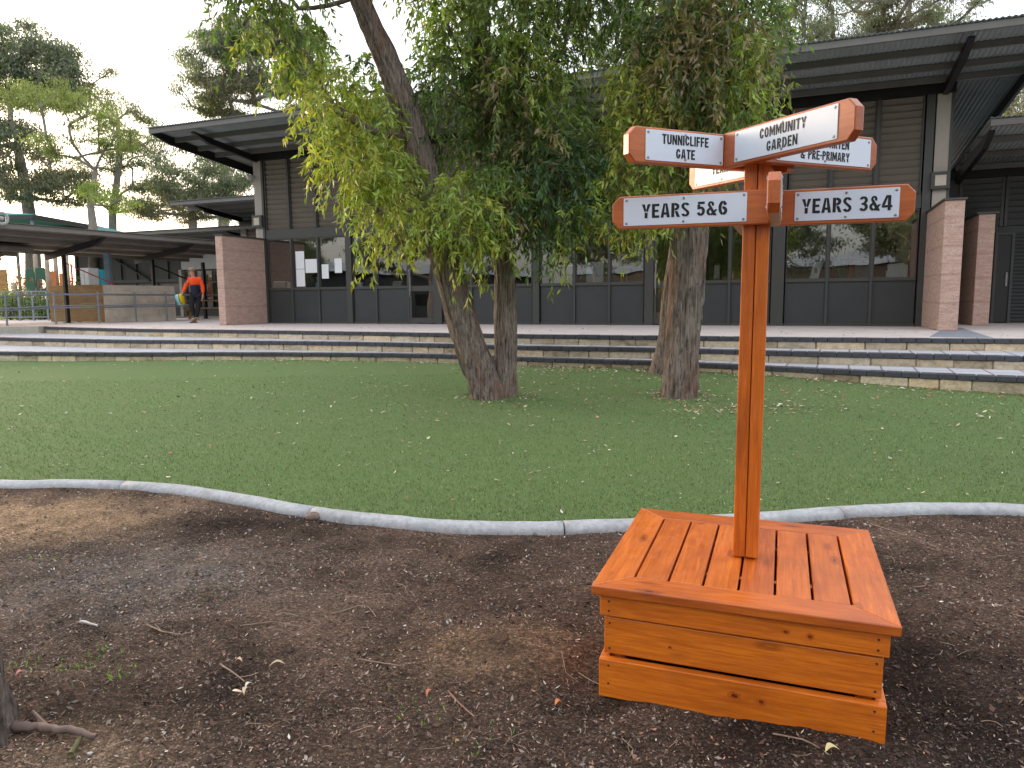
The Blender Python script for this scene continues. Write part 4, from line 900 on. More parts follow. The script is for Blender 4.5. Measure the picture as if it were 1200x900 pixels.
P, D, L, Wd, Cc, tw = sprays(bl2, 1.0, twl=(.32, .7), hang=.95)
o = bpy.data.objects.new('crown', leafmesh('crown', rel_mesh(t2o, P), D, L, Wd, Cc, M['leaf'])); lk(o, t2o)
tw.v = [tuple(Vector(v) - Vector(t2o.location)) for v in tw.v]; tw.build('twigs', M['twig'], t2o, kind='stuff')
mb, _ = grow(pc[6:], [b[0] for b in bl2], .015, .06); mb.v = [tuple(Vector(v) - Vector(t2o.location)) for v in mb.v]; mb.build('limbs', M['bark'], kind='stuff', parent=t2o, smooth=True)
Y3 = 10.75
t3o = empty('peppermint_tree', (2.35, Y3, .36), label='thinner tree leaning right behind the thickest trunk, beside the bottom step', cat='tree')
pd = [at(776, 446, Y3), at(777, 432, Y3), at(783, 395, Y3), at(789, 340, Y3), at(797, 280, Y3), at(803, 210, Y3), at(800, 130, Y3 + .2), at(785, 40, Y3 + .3), at(770, -50, Y3 + .4)]
barktube('trunk', relp(t3o, pd), [.20, .18, .15, .145, .14, .13, .12, .10, .08], t3o, M['bark'], flare=.2)
bl3 = [pxblob(*b) for b in [(770, 40, 60, 50, 11, 'd', .35), (800, -40, 80, 50, 11, 'g', .35), (760, 130, 40, 40, 11, 'd', .4)]]
P, D, L, Wd, Cc, tw = sprays(bl3, 1.0)
o = bpy.data.objects.new('crown', leafmesh('crown', rel_mesh(t3o, P), D, L, Wd, Cc, M['leaf'])); lk(o, t3o)
mb, _ = grow(pd[5:], [b[0] for b in bl3], .02, .06); mb.v = [tuple(Vector(v) - Vector(t3o.location)) for v in mb.v]; mb.build('limbs', M['bark'], kind='stuff', parent=t3o, smooth=True)

# --- foreground trunk at the left edge
t4 = empty('foreground_tree', (-1.895, 2.22, 0.0), label='grey barked trunk cut off by the lower left edge of the picture', cat='tree')
barktube('trunk', [(0.0, 0, -.1), (-.01, 0, .1), (-.06, 0, .5), (-.12, 0, 1.0), (-.18, .02, 1.8), (-.22, .02, 2.8), (-.25, 0, 3.8)], [.235, .215, .195, .185, .18, .17, .14], t4, M['bark'], seg=90, step=.025, flare=.05, ridge=.14)
bl4 = [((-2.6, 2.6, 4.4), .9, .9, .5, 'g', 90), ((-1.5, 1.6, 4.6), .8, .8, .5, 'g', 80), ((-3.3, 1.6, 4.2), .8, .8, .5, 'd', 60)]
P, D, L, Wd, Cc, tw = sprays(bl4, 1.0)
o = bpy.data.objects.new('crown', leafmesh('crown', rel_mesh(t4, P), D, L, Wd, Cc, M['leaf'])); lk(o, t4)
mb, _ = grow([(-1.9, 2.24, 3.0), (-1.93, 2.22, 3.8)], [b[0] for b in bl4], .03, .08); mb.v = [tuple(Vector(v) - Vector(t4.location)) for v in mb.v]; mb.build('limbs', M['bark'], kind='stuff', parent=t4, smooth=True)

# --- gum trees farther off: clumps of small leaves on a forking skeleton
def gum(name, base, trunk, rads, ell, label, key='gum', clump=0.55, per=130, leaf=(.10, .19), tight=1.0, parts=True, seed=0, group=None, keys=None):
    """ell: list of (centre, rx, ry, rz, number of clumps[, tint])"""
    root = empty(name, base, label=label, cat='tree', group=group); b = Vector(base); cl = []
    for e in ell:
        c, rx, ry, rz, n = e[:5]; n = int(n * 1.45); kk = e[5] if len(e) > 5 else key
        q = unit(rng.normal(size=(n, 3))) * rng.uniform(.35, 1, (n, 1)) ** (1 / 3)
        for p in np.array(c) + q * np.array([rx, ry, rz]): cl.append((Vector(p), kk))
    P, D, L, Wd, Cc = [], [], [], [], []
    for c, kk in cl:
        m = int(per * 1.25 * rnd.uniform(.5, 1.5)); s = clump * .54 * rnd.uniform(.7, 1.4)
        q = rng.normal(size=(m, 3)) * np.array([1, 1, .45]) * s * .6; P.append(np.array(c) + q + np.array([0, 0, .1 * s])); D.append(unit(rng.normal(0, .6, (m, 3)) + np.array([0, 0, -.8])))
        L.append(rng.uniform(*leaf, m)); Wd.append(rng.uniform(*leaf, m) * .30); Cc.append(tinted(kk, m, .22) * (1 + rng.normal(0, .13)))
    P = np.concatenate(P) - np.array(b); D = np.concatenate(D)
    o = bpy.data.objects.new('crown', leafmesh('crown', P, D, np.concatenate(L), np.concatenate(Wd), np.clip(np.concatenate(Cc), .01, .7), M['leaf'])); lk(o, root)
    tr = MB().tube([Vector(p) - b for p in trunk], rads, 10, cap=False); tr.build('trunk', M['bark_far'], root, smooth=True)
    mb, _ = grow(trunk[1:], [c for c, k in cl], rads[-1] * .09 + .010, rads[-1] * .6, .07, 1.2); mb.v = [tuple(Vector(v) - b) for v in mb.v]; mb.build('limbs', M['bark_far'], kind='stuff', parent=root, smooth=True)
    return root
def ge(px, py, rx, ry, Y, n, key=None, dep=2.5):
    k = Y / FPX; t = (at(px, py, Y), rx * k, dep, ry * k, n); return t + (key,) if key else t
gz = .8
def tp_(Y, *pp): return [at(x, y, Y) for x, y in pp]
gum('gum_tree', (at(30, 300, 42).x, 42, gz), tp_(42, (40, 345), (38, 280), (30, 220), (20, 170)), [.45, .38, .3, .22],
    [ge(20, 75, 62, 42, 42, 60, 'gumd'), ge(60, 100, 30, 24, 42, 20, 'gumd'), ge(8, 170, 34, 34, 42, 16, 'gumd'), ge(35, 200, 60, 26, 42, 18, 'gumr'), ge(-60, 120, 60, 80, 42, 30, 'gumd'), ge(60, 225, 50, 18, 42, 16, 'gumr')], 'tall dense grey green gum at the left edge of the picture', clump=1.3, per=210, leaf=(.16, .30))
gum('gum_tree', (at(108, 300, 36).x, 36, gz), tp_(36, (109, 340), (109, 265), (106, 240), (112, 200)), [.24, .20, .16, .1],
    [ge(45, 118, 28, 12, 36, 12, 'gumy'), ge(85, 130, 26, 20, 36, 14, 'gumy'), ge(125, 155, 24, 22, 36, 14, 'gumy'), ge(80, 170, 22, 16, 36, 8, 'gumy'), ge(128, 232, 18, 14, 36, 8, 'f'), ge(100, 115, 20, 12, 36, 6, 'gumy')], 'small pale trunked tree with yellow green leaves behind the walkway roof', clump=.75, per=150, leaf=(.10, .2))
gum('gum_tree', (at(135, 300, 48).x, 48, gz), tp_(48, (132, 345), (132, 250), (140, 190), (138, 140)), [.3, .24, .18, .12],
    [ge(135, 110, 26, 22, 48, 8, 'gumr'), ge(155, 150, 34, 26, 48, 16, 'gum'), ge(165, 200, 34, 30, 48, 22, 'gumd'), ge(120, 215, 22, 26, 48, 10, 'gum'), ge(180, 235, 44, 20, 48, 22, 'gumr')], 'thin open gum with bare topmost twigs left of the school roof', clump=1.0, per=120, leaf=(.14, .26))
gum('gum_tree', (at(262, 300, 50).x, 50, gz), tp_(50, (262, 345), (262, 230), (265, 170), (262, 130)), [.4, .34, .28, .2],
    [ge(250, 72, 30, 28, 50, 34, 'gum'), ge(288, 46, 30, 20, 50, 24, 'gum'), ge(330, 45, 30, 18, 50, 18, 'gum'), ge(235, 110, 22, 24, 50, 14, 'gum'), ge(275, 110, 34, 26, 50, 20, 'gumr'), ge(320, 75, 40, 36, 50, 30, 'gum'), ge(345, 110, 30, 24, 50, 14, 'gum'), ge(360, 60, 24, 26, 50, 14, 'gum')], 'big spreading gum rising behind the left end of the school roof', clump=1.2, per=170, leaf=(.16, .28))
gum('gum_tree', (at(235, 300, 44).x, 44, gz), tp_(44, (228, 345), (226, 260), (222, 225)), [.3, .24, .16],
    [ge(215, 205, 34, 34, 44, 26, 'gumd'), ge(250, 215, 34, 30, 44, 24, 'gum'), ge(200, 245, 40, 16, 44, 18, 'gumr'), ge(275, 200, 22, 30, 44, 16, 'gumd'), ge(262, 245, 34, 14, 44, 14, 'gum')], 'bushy grey gum just above the walkway roof beside the school', clump=1.0, per=150, leaf=(.13, .24))
gum('gum_tree', (at(1010, 300, 30).x, 30, gz), tp_(30, (1000, 345), (1000, 150), (1010, 60), (1030, 20)), [.34, .3, .24, .15],
    [ge(950, 25, 34, 30, 30, 22, 'gum'), ge(1000, 10, 40, 34, 30, 24, 'gum'), ge(1060, 15, 40, 24, 30, 26, 'gumr'), ge(1105, 22, 34, 14, 30, 18, 'gum'), ge(930, 70, 22, 22, 30, 8, 'gum'), ge(1020, -50, 100, 34, 30, 30, 'gum')], 'gum with fine grey leaves rising behind the right part of the roof', clump=.75, per=170, leaf=(.09, .17))
gum('gum_tree', (at(735, 300, 32).x, 32, gz), tp_(32, (735, 345), (735, 150), (740, 80), (745, 40)), [.3, .26, .2, .12],
    [ge(735, 60, 34, 34, 32, 22, 'gum'), ge(700, 95, 26, 20, 32, 10, 'gum'), ge(760, 20, 40, 30, 32, 20, 'gum'), ge(700, 20, 34, 26, 32, 14, 'gum'), ge(890, 30, 30, 24, 32, 12, 'gumr')], 'pale gum glimpsed between the two lawn trees above the roof', clump=.8, per=150, leaf=(.10, .18))
gum('gum_tree', (at(1190, 300, 34).x, 34, gz), tp_(34, (1195, 345), (1195, 200), (1192, 160), (1205, 130)), [.3, .24, .18, .1],
    [ge(1185, 130, 30, 22, 34, 26, 'gumr'), ge(1165, 150, 16, 10, 34, 8, 'gumy'), ge(1215, 110, 34, 34, 34, 22, 'gum')], 'gum with reddish sparse leaves beyond the wing roof at the right edge', clump=.8, per=160, leaf=(.10, .2))
# trees across the grounds behind the viewer: they shade the low sky and show mirrored in the windows
bt = gum('gum_tree', (-12, -22, 0), [(-12, -22, 0), (-12, -22, 3), (-11.6, -22, 5)], [.4, .34, .25], [((-12, -22, 7.5), 4.0, 4.0, 2.6, 60, 'gum'), ((-9, -21, 5.0), 2.5, 2.5, 1.6, 16, 'gumd'), ((-15, -23, 5.2), 2.5, 2.5, 1.6, 16, 'gumd')],
         'grounds tree seen only as a reflection in the school windows', clump=1.3, per=150, leaf=(.18, .34), group='trees mirrored in the windows')
for (x, y, s, rz, lb) in ((-3, -26, 1.1, 1, 'directly behind the viewer'), (7, -24, .9, 2, 'behind the viewer to the right of centre'), (15, -30, 1.2, 3, 'behind the viewer beside the long hall, right side'), (-22, -14, 1.1, 4, 'behind and left of the viewer'),
                    (-30, -4, 1.0, 5, 'far left of the viewer'), (-34, 6, .8, .6, 'farthest left by the low hall'), (24, -20, 1.0, 2.6, 'farthest right behind the viewer'), (1.5, -17, .75, 4.4, 'smallest, nearest behind the viewer')):
    c = bt.copy(); C.objects.link(c); c.location = (x, y, 0); c.scale = (s, s, s); c.rotation_euler = (0, 0, rz); c['label'] = 'mirrored grounds tree ' + lb
    for ch in bt.children:
        d = ch.copy(); C.objects.link(d); d.parent = c
# low halls across the grounds: they close the skyline that the windows mirror
def hall(name, x0, x1, y0, y1, h, label):
    r = empty(name, ((x0 + x1) / 2, (y0 + y1) / 2, -.1), label=label, cat='building'); a, b = (x1 - x0) / 2, (y1 - y0) / 2
    part('wall', M['char'], r, (-a, a, -b, b, 0, h)); mb = MB(); c_ = .8
    vs = [(-a - c_, -b - c_, h + .001), (a + c_, -b - c_, h + .001), (a + c_, b + c_, h + .001), (-a - c_, b + c_, h + .001)]
    vs += ([(0, -b - c_, h + 1.3), (0, b + c_, h + 1.3)] if b > a else [(-a - c_, 0, h + 1.3), (a + c_, 0, h + 1.3)])
    mb.add(vs, [(3, 2, 1, 0), (0, 1, 4), (1, 2, 5, 4), (2, 3, 5), (3, 0, 4, 5)] if b > a else [(3, 2, 1, 0), (0, 1, 5, 4), (1, 2, 5), (2, 3, 4, 5), (3, 0, 4)]); mb.build('roof', M['roofsheet'], r)
    n = int(max(a, b) * 2 / 4)
    for k in range(n):
        t_ = -max(a, b) + 2 + 4 * k
        part('window', M['glass'], r, *(((a, a + .02, t_ - .8, t_ + .8, 1.2, 2.4),) if b > a else ((t_ - .8, t_ + .8, b, b + .02, 1.2, 2.4),)))
hall('low_hall', -56, -46, -34, 14, 4.3, 'low hall left of the viewer, mirrored in the left windows'); hall('long_hall', -44, 44, -48, -38, 4.6, 'long hall behind the viewer, mirrored in the right windows')

# ------------------------------------------------------------------ covered walkway, walls, rail and play yard on the left
AW = math.atan2(.89, .46)
wk = empty('covered_walkway', (-15.84, 21.1, TZ), AW, label='long dark walkway roof on black posts running back beside the school', cat='walkway')
skillion(wk, -5.0, 8.6, -2.4, 1.1, 2.49, .131, (-.2, 3.0, 6.2), (-2.33, -1.5, -.65, .2, 1.0), rt=.20, tip=.5, rb=.9, sheet='walksheet', pur='walkpurlin')
for x in (3.0, 6.2, 8.4):
    mb = MB(); mb.box(x - .05, x + .05, -.05, .05, 0.0, 2.18); mb.box(x - .12, x + .12, -.12, .12, 0, .015); mb.build('steel_post', M['black_steel'], wk)
mb = MB(); mb.tube([(3.0, 0, 1.95), (5.6, 0, .9)], .018, 6); mb.build('tie_rod', M['redpaint'], wk)
mb = MB(); mb.bar((6.2, .02, 2.0), (8.3, .02, 1.3), .05, .05); mb.build('brace', M['black_steel'], wk)
mb = MB(); pth = [(-.1 + .15 * math.cos(a), -2.5, 2.91 + .15 * math.sin(a)) for a in np.linspace(0, 2 * math.pi, 21)]; mb.tube(pth, .045, 8, cap=False); mb.lathe([(.0, 0), (.06, .0), (.05, .06), (0.0, .07)], 12, M=Matrix.Translation((-.1, -2.48, 2.91)) @ Matrix.Rotation(R(90), 4, 'X'))
mb.build('horn_speaker', M['grey_plastic'], wk, smooth=True)
mb = MB(); mb.tube([(-.1, -2.45, 2.88), (-.9, -2.47, 2.72)], .03, 8); mb.build('conduit', M['grey_plastic'], wk)
w3 = empty('walkway_shelter', (-16.35, 22.7, TZ), AW, label='small lower roof on a black post at the far left under the walkway', cat='shelter')
skillion(w3, -4.5, .9, -1.25, 2.0, 2.20, .12, (.0,), (-1.2, -.3, .6, 1.6), rt=.16, tip=.4, rb=1.5, sheet='walksheet', pur='walkpurlin')
mb = MB(); mb.box(-.055, .055, -.055, .055, 0, 1.95); mb.build('steel_post', M['black_steel'], w3)

def wallbox(name, a, b, h, th, mat, label, cat, cuts=(), z0=TZ, mat2=None):
    a, b = Vector((*a, 0)), Vector((*b, 0)); t = b - a; L = t.length
    root = empty(name, (a.x, a.y, z0), math.atan2(t.y, t.x), label=label, cat=cat); return root, L
lwl, L = wallbox('block_wall', (-13.42, 24.15), (-12.1, 26.3), 0, 0, None, 'low cream block wall behind the handrail left of the walking woman', 'wall')
nb = 6
for r in range(6):
    for c in range(nb + (r % 2)):
        x0 = c * L / nb - (L / nb / 2 if r % 2 else 0); x1 = min(L, x0 + L / nb); x0 = max(0, x0)
        if x1 - x0 > .06: part('wall_block', M['limewall'], lwl, (x0 + .003, x1 - .003, 0, .19, r * .205 + .002, r * .205 + .203), bevel=.004)
part('mortar', M['limewall'], lwl, (.005, L - .005, .006, .184, 0, 1.228))
twl_, L2 = wallbox('timber_wall', (-15.75, 24.9), (-13.52, 24.2), 0, 0, None, 'brown timber board wall left of the cream block wall', 'wall')
for r in range(6): part('wall_board', M['timberwall'], twl_, (0, L2, rnd.uniform(-.004, .004), .05, .02 + r * .205, .02 + r * .205 + .2), bevel=.003)
for x in (.1, L2 / 2, L2 - .1): part('wall_post', M['timberwall'], twl_, (x - .045, x + .045, .051, .14, 0, 1.24))
# handrail
rail = empty('handrail', (0, 0, 0), label='blue grey two rail steel handrail along the ramp at the left', cat='handrail')
RP = [(-18.0, 18.2), (-16.3, 19.4), (-14.55, 21.0), (-13.95, 22.3), (-13.1, 23.15), (-12.75, 24.75), (-12.15, 25.7), (-11.6, 27.0)]
rz_ = [.48, .62, .80, .86, .86, .86, .86, .86]
for k, ((x, y), z) in enumerate(zip(RP, rz_)):
    mb = MB(); mb.tube([(x, y, z - .02), (x, y, z + .98)], .028, 10); mb.lathe([(.06, 0), (.06, .012)], 10, M=Matrix.Translation((x, y, z))); mb.build('rail_post', M['galv'], rail, smooth=False)
for h_, o_ in ((.92, .0), (.56, .0), (.90, .09), (.50, .09)):
    mb = MB(); mb.tube([(x - o_ * .9, y - o_, z + h_) for (x, y), z in zip(RP, rz_)], .022, 10); mb.build('rail', M['galv'], rail, smooth=True)
# blue grey post, cabinets
bp = empty('downpipe_post', (at(131, 376, 25.5).x, 25.5, TZ), label='pale blue square post beside the cream block wall', cat='post'); part('shaft', M['bluepost'], bp, (-.09, .09, -.09, .09, 0, 2.45)); part('foot_plate', M['galv'], bp, (-.14, .14, -.14, .14, 0, .012))
def cupboard(px, Y, w, h, mat, label, cat='cabinet'):
    q = at(px, 372, Y); r = empty('cupboard', (q.x, Y, TZ), FD, label=label, cat=cat)
    part('carcass', mat, r, (-w / 2, w / 2, 0, .45, 0, h)); 
    for s in (-1, 1): part('door', mat, r, (min(0, s * w / 2) + .012, max(0, s * w / 2) - .012, -.02, -.001, .03, h - .03), bevel=.004)
    return r
cupboard(118, 31, .46, 2.05, M['tealpaint'], 'turquoise cupboard beyond the brown timber wall'); cupboard(103, 30.5, .5, 2.1, M['grey_plastic'], 'grey cupboard left of the turquoise one')
# back classroom
bc = empty('back_classroom', (-18.5, 35.3, TZ), FD, label='far classroom with pale fascia and gridded windows seen past the walking woman', cat='building')
part('wall', M['char'], bc, (-3.5, 3.6, .05, .15, 0.02, 3.3), (3.6, 9.5, .05, .15, 0.02, .35)); part('fascia', M['pale'], bc, (3.6, 9.6, -.12, .1, 2.15, 3.3)); part('fascia', M['char_frame'], bc, (-3.5, 3.59, -.03, .05, 1.6, 1.75))
part('rear_wall', M['intwall'], bc, (-3.5, 9.6, 5, 5.1, 0, 3.3)); part('end_column', M['beige'], bc, (3.45, 3.62, -.16, .05, 0, 2.14))
for k in range(5):
    x = 3.65 + k * 1.15; w = part('window', M['char_frame'], bc, (x, x + .09, 0, .06, .35, 2.15), (x + 1.06, x + 1.15, 0, .06, .35, 2.15), (x + .09, x + 1.06, 0, .06, .35, .42), (x + .09, x + 1.06, 0, .06, .95, 1.0), (x + .09, x + 1.06, 0, .06, 1.55, 1.60), (x + .09, x + 1.06, 0, .06, 2.08, 2.15))
    part('pane', M['glass'], w, (x + .085, x + 1.065, .03, .036, .41, 2.09))
for k in range(7): part('batten', M['bronze'], bc, (-3.4 + k, -3.34 + k, -.02, .049, 1.76, 3.25))
for k in range(5):
    x = -3.3 + k * 1.35; w = part('window', M['char_frame'], bc, (x, x + 1.2, -.02, .049, .9, .95), (x, x + 1.2, -.02, .049, 1.5, 1.56)); part('pane', M['glass'], w, (x + .05, x + 1.15, .02, .026, .94, 1.51))
mb = MB(); mb.bar((-1.2, -.1, 3.0), (1.6, -.1, 1.7), .08, .08); mb.build('brace', M['black_steel'], bc)
hh = empty('roof', (2.0, 0, 0)); hh.parent = bc; skillion(hh, -5.8, 8.5, -3.2, 3, 3.35, .07, (-2.0, 3.0, 7.0), (-3.1, -2, -.9), rt=.14)
# shade structures
def shade(x, y, w, d, ze, za, label):
    r = empty('shade_structure', (x, y, TZ), label=label, cat='shade structure')
    mb = MB(); t = .04; vs = [(-w / 2, -d / 2, ze), (w / 2, -d / 2, ze), (w / 2, d / 2, ze), (-w / 2, d / 2, ze), (0, 0, za)]; vs += [(a, b, c - t) for a, b, c in vs]
    mb.add(vs, [(0, 1, 4), (1, 2, 4), (2, 3, 4), (3, 0, 4), (6, 5, 9), (7, 6, 9), (8, 7, 9), (5, 8, 9), (0, 5, 6, 1), (1, 6, 7, 2), (2, 7, 8, 3), (3, 8, 5, 0)]); mb.build('canopy', M['teal'], r)
    mb = MB(); e = .07
    for a, b in (((-w / 2, -d / 2), (w / 2, -d / 2)), ((w / 2, -d / 2), (w / 2, d / 2)), ((w / 2, d / 2), (-w / 2, d / 2)), ((-w / 2, d / 2), (-w / 2, -d / 2))):
        mb.bar((*a, ze - .14), (*b, ze - .14), .08, .2)
    mb.build('edge_beam', M['bronze'], r)
    for sx in (-1, 1):
        for sy in (-1, 1): part('steel_post', M['galv'], r, (sx * (w / 2 - .2) - .06, sx * (w / 2 - .2) + .06, sy * (d / 2 - .2) - .06, sy * (d / 2 - .2) + .06, 0, ze - .05))
shade(-26.4, 38, 7.0, 5, 4.92, 5.35, 'teal pyramid shade at the left edge above the walkway roof'); shade(-25.5, 45, 6.0, 6, 4.6, 5.45, 'second teal shade farther back, its slope just over the walkway roof')
# playground tower
pg = empty('climbing_frame', (-19.6, 31.0, TZ), label='timber post climbing frame with green and orange panels beyond the handrail', cat='play equipment')
for px, Yp, hh_ in ((20, 31, 1.5), (34, 31, 1.3), (47, 31.3, 2.7), (60, 30.6, 2.7), (70, 31.6, 2.6), (83, 31, 2.7)):
    q = at(px, 372, Yp); mb = MB(); mb.lathe([(.09, 0), (.085, hh_), (.03, hh_ + .04)], 10, M=Matrix.Translation((q.x - pg.location.x, Yp - 31, 0))); mb.build('timber_pole', M['poletimber'], pg, smooth=True)
qx = lambda px, Y=31: at(px, 372, Y).x - pg.location.x
def holed(x0, x1, z0, z1, cx, cz, r, y, mat, nm):
    mb = MB(); N = 24; c = [(cx + r * math.cos(2 * math.pi * k / N), cz + r * math.sin(2 * math.pi * k / N)) for k in range(N)]
    def edge(a):
        dx, dz = math.cos(a), math.sin(a); s = min((x1 - cx) / dx if dx > 1e-6 else (x0 - cx) / dx if dx < -1e-6 else 9e9, (z1 - cz) / dz if dz > 1e-6 else (z0 - cz) / dz if dz < -1e-6 else 9e9); return (cx + dx * s, cz + dz * s)
    e = [edge(2 * math.pi * k / N) for k in range(N)]; vs = [(p[0], y + d, p[1]) for d in (0, .03) for p in c + e]
    mb.add(vs, [(k, (k + 1) % N, N + (k + 1) % N, N + k) for k in range(N)] + [(2 * N + (k + 1) % N, 2 * N + k, 3 * N + k, 3 * N + (k + 1) % N) for k in range(N)] + [((k + 1) % N, k, 2 * N + k, 2 * N + (k + 1) % N) for k in range(N)] + [(N + k, N + (k + 1) % N, 3 * N + (k + 1) % N, 3 * N + k) for k in range(N)])
    mb.build(nm, mat, pg)
holed(qx(36), qx(46), 1.2, 2.1, qx(41.5), 1.65, .12, -.1, M['greenpaint'], 'green_panel'); holed(qx(47.5), qx(60), .95, 2.15, qx(52.5), 1.45, .22, -.1, M['greenpaint'], 'green_panel')
part('orange_panel', M['orangepaint'], pg, (qx(63), qx(70), -.05, 0, .9, 2.0)); part('orange_panel', M['orangepaint'], pg, (qx(74), qx(82), -.05, 0, 1.0, 1.9)); part('timber_deck', M['poletimber'], pg, (qx(36), qx(84), -.5, 1.2, .72, .8))
part('side_panel', M['timberwall'], pg, (qx(-8), qx(6), .3, .36, .5, 2.1))
rp = empty('red_pole', (at(88, 372, 30).x, 30, TZ), label='thin red pole at the right end of the climbing frame', cat='pole'); mb = MB(); mb.tube([(0, 0, 0), (0, 0, 2.25)], .035, 8); mb.build('shaft', M['redpaint'], rp)
# yard fence rail
yf = empty('yard_fence', (0, 0, TZ), label='low galvanised mesh fence behind the handrail at the far left', cat='fence')
for px in (8, 24, 40, 57): q = at(px, 377, 27.5); part('fence_post', M['galv'], yf, (q.x - .025, q.x + .025, 27.48, 27.53, 0, 1.12))
for z_ in (.12, 1.08): part('fence_rail', M['galv'], yf, (at(-30, 377, 27.5).x, at(57, 377, 27.5).x, 27.49, 27.52, z_, z_ + .04))
mb = MB(); xa, xb = at(-30, 377, 27.5).x, at(57, 377, 27.5).x
for k in range(int((xb - xa) / .12)): mb.box(xa + k * .12, xa + k * .12 + .005, 27.5, 27.505, .16, 1.08)
mb.build('mesh_infill', M['galv'], yf, kind='stuff')
# shrubs in the play yard
def shrub(px, Y, w, h, key, label, z=TZ):
    q = at(px, 372, Y); r = empty('garden_shrub', (q.x, Y, z), label=label, cat='shrub'); n = 2600
    P = rng.normal(size=(n, 3)) * np.array([w / 3.2, w / 3.2, h / 4]) + np.array([0, 0, h / 2]); P[:, 2] = np.abs(P[:, 2])
    k2 = np.where(rng.random((n, 1)) < .45, tinted(key, n), tinted('d', n))
    o = bpy.data.objects.new('foliage', leafmesh('foliage', P, unit(rng.normal(size=(n, 3))), rng.uniform(.08, .16, n), rng.uniform(.03, .06, n), k2, M['leaf'])); lk(o, r)
    mb = MB()
    for k in range(6): mb.tube([(0, 0, 0), (rnd.uniform(-w, w) / 5, rnd.uniform(-w, w) / 5, h * .4), (rnd.uniform(-w, w) / 2.6, rnd.uniform(-w, w) / 2.6, h * .85)], [.03, .02, .008], 5)
    mb.build('stems', M['twig'], r)
LEAFC['pink'] = (.42, .16, .17)
shrub(28, 34, 2.2, 2.3, 'pink', 'pink flowered shrub behind the climbing frame'); shrub(52, 29.4, 1.4, 1.0, 'g', 'green shrub below the green panel'); shrub(92, 36, 1.8, 1.8, 'f', 'bright green shrub left of the grey cupboard'); shrub(12, 29.2, 1.2, 1.1, 'g', 'green shrub behind the mesh fence at the left edge')
# picnic table
pt = empty('picnic_table', (at(246, 372, 28.2).x, 28.2, TZ - .02), R(12), label='brown timber picnic table under the walkway roof behind the walking woman', cat='table')
for k in range(5): part('table_board', M['timberwall'], pt, (-.8, .8, -.36 + k * .146, -.36 + k * .146 + .138, .70, .74), bevel=.004)
for s in (-1, 1):
    part('bench_board', M['timberwall'], pt, (-.8, .8, s * .72 - .13, s * .72 + .13, .42, .46), bevel=.004)
    for x in (-.6, .6):
        mb = MB(); mb.bar((x, s * .22, .69), (x, s * .62, 0.0), .045, .09, up=(1, 0, 0)); mb.build('leg', M['timberwall'], pt)
for x in (-.645, .6): part('cross_beam', M['timberwall'], pt, (x, x + .045, -.8, .8, .33, .41))

# ------------------------------------------------------------------ the walking woman and what she carries
M['skin'] = plain('skin', (0.52, 0.30, 0.22), 0.55, .04); M['hiviz'] = plain('orange_high_visibility_cloth', (0.95, 0.09, 0.012), 0.75, .08, 12, bump=.2)
M['navy'] = plain('navy_cloth', (0.012, 0.016, 0.040), 0.85, .2); M['black_cloth'] = plain('black_trouser_cloth', (0.014, 0.014, 0.018), 0.85, .25); M['hair'] = plain('brown_hair', (0.06, 0.035, 0.022), 0.6, .3, 30)
M['khaki'] = plain('khaki_cap_cloth', (0.25, 0.20, 0.12), 0.85, .1); M['boot'] = plain('tan_boot_leather', (0.22, 0.13, 0.08), 0.7, .1); M['sole'] = plain('dark_boot_sole', (0.02, 0.015, 0.012), 0.8)
wo = empty('person', (-9.86, 22.8, TZ), R(0), label='person in orange and navy work shirt, black trousers and khaki cap, carrying cones', cat='person')
def skin(name, J, E, mat, parent, root=0, sub=2):
    """J: name -> (x, y, z, r); E: list of (a, b)"""
    ks = list(J); me = bpy.data.meshes.new(name); me.from_pydata([J[k][:3] for k in ks], [(ks.index(a), ks.index(b)) for a, b in E], []); me.materials.append(mat)
    o = bpy.data.objects.new(name, me); lk(o, parent); m = o.modifiers.new('skin', 'SKIN'); m.use_smooth_shade = True
    for i, k in enumerate(ks):
        sv_ = me.skin_vertices[0].data[i]; r = J[k][3]; sv_.radius = (r, r) if not hasattr(r, '__len__') else r; sv_.use_root = (i == root)
    s_ = o.modifiers.new('sub', 'SUBSURF'); s_.levels = sub; s_.render_levels = sub; return o
# x: to the picture's right, y: away from the viewer, z: up; she faces left and towards the viewer
J = dict(pel=(.02, 0, .93, .115), sp1=(.01, 0, 1.08, .09), sp2=(.0, -.01, 1.25, .105), nk0=(-.005, -.02, 1.40, .062), nk=(-.02, -.04, 1.455, .048), hd=(-.045, -.05, 1.53, .078), hd2=(-.04, -.045, 1.60, .082), top=(-.03, -.035, 1.655, .055), chin=(-.085, -.085, 1.49, .04),
         sr=(-.15, -.07, 1.35, .058), er=(-.25, -.09, 1.10, .040), wr=(-.33, -.16, .905, .026), pr=(-.345, -.18, .85, .030),
         sl=(.165, .04, 1.345, .058), el=(.235, .06, 1.07, .040), wl=(.235, .00, .84, .026), pl=(.235, -.02, .785, .030),
         hr=(-.06, -.03, .86, .088), kr=(-.10, -.08, .48, .056), ar=(-.03, .10, .10, .036), fr=(-.09, .04, .045, .034), tr=(-.14, -.03, .035, .026),
         hl=(.09, .03, .86, .088), kl=(.075, -.02, .47, .056), al=(.02, -.05, .10, .036), fl=(-.03, -.12, .045, .034), tl=(-.09, -.18, .035, .026))
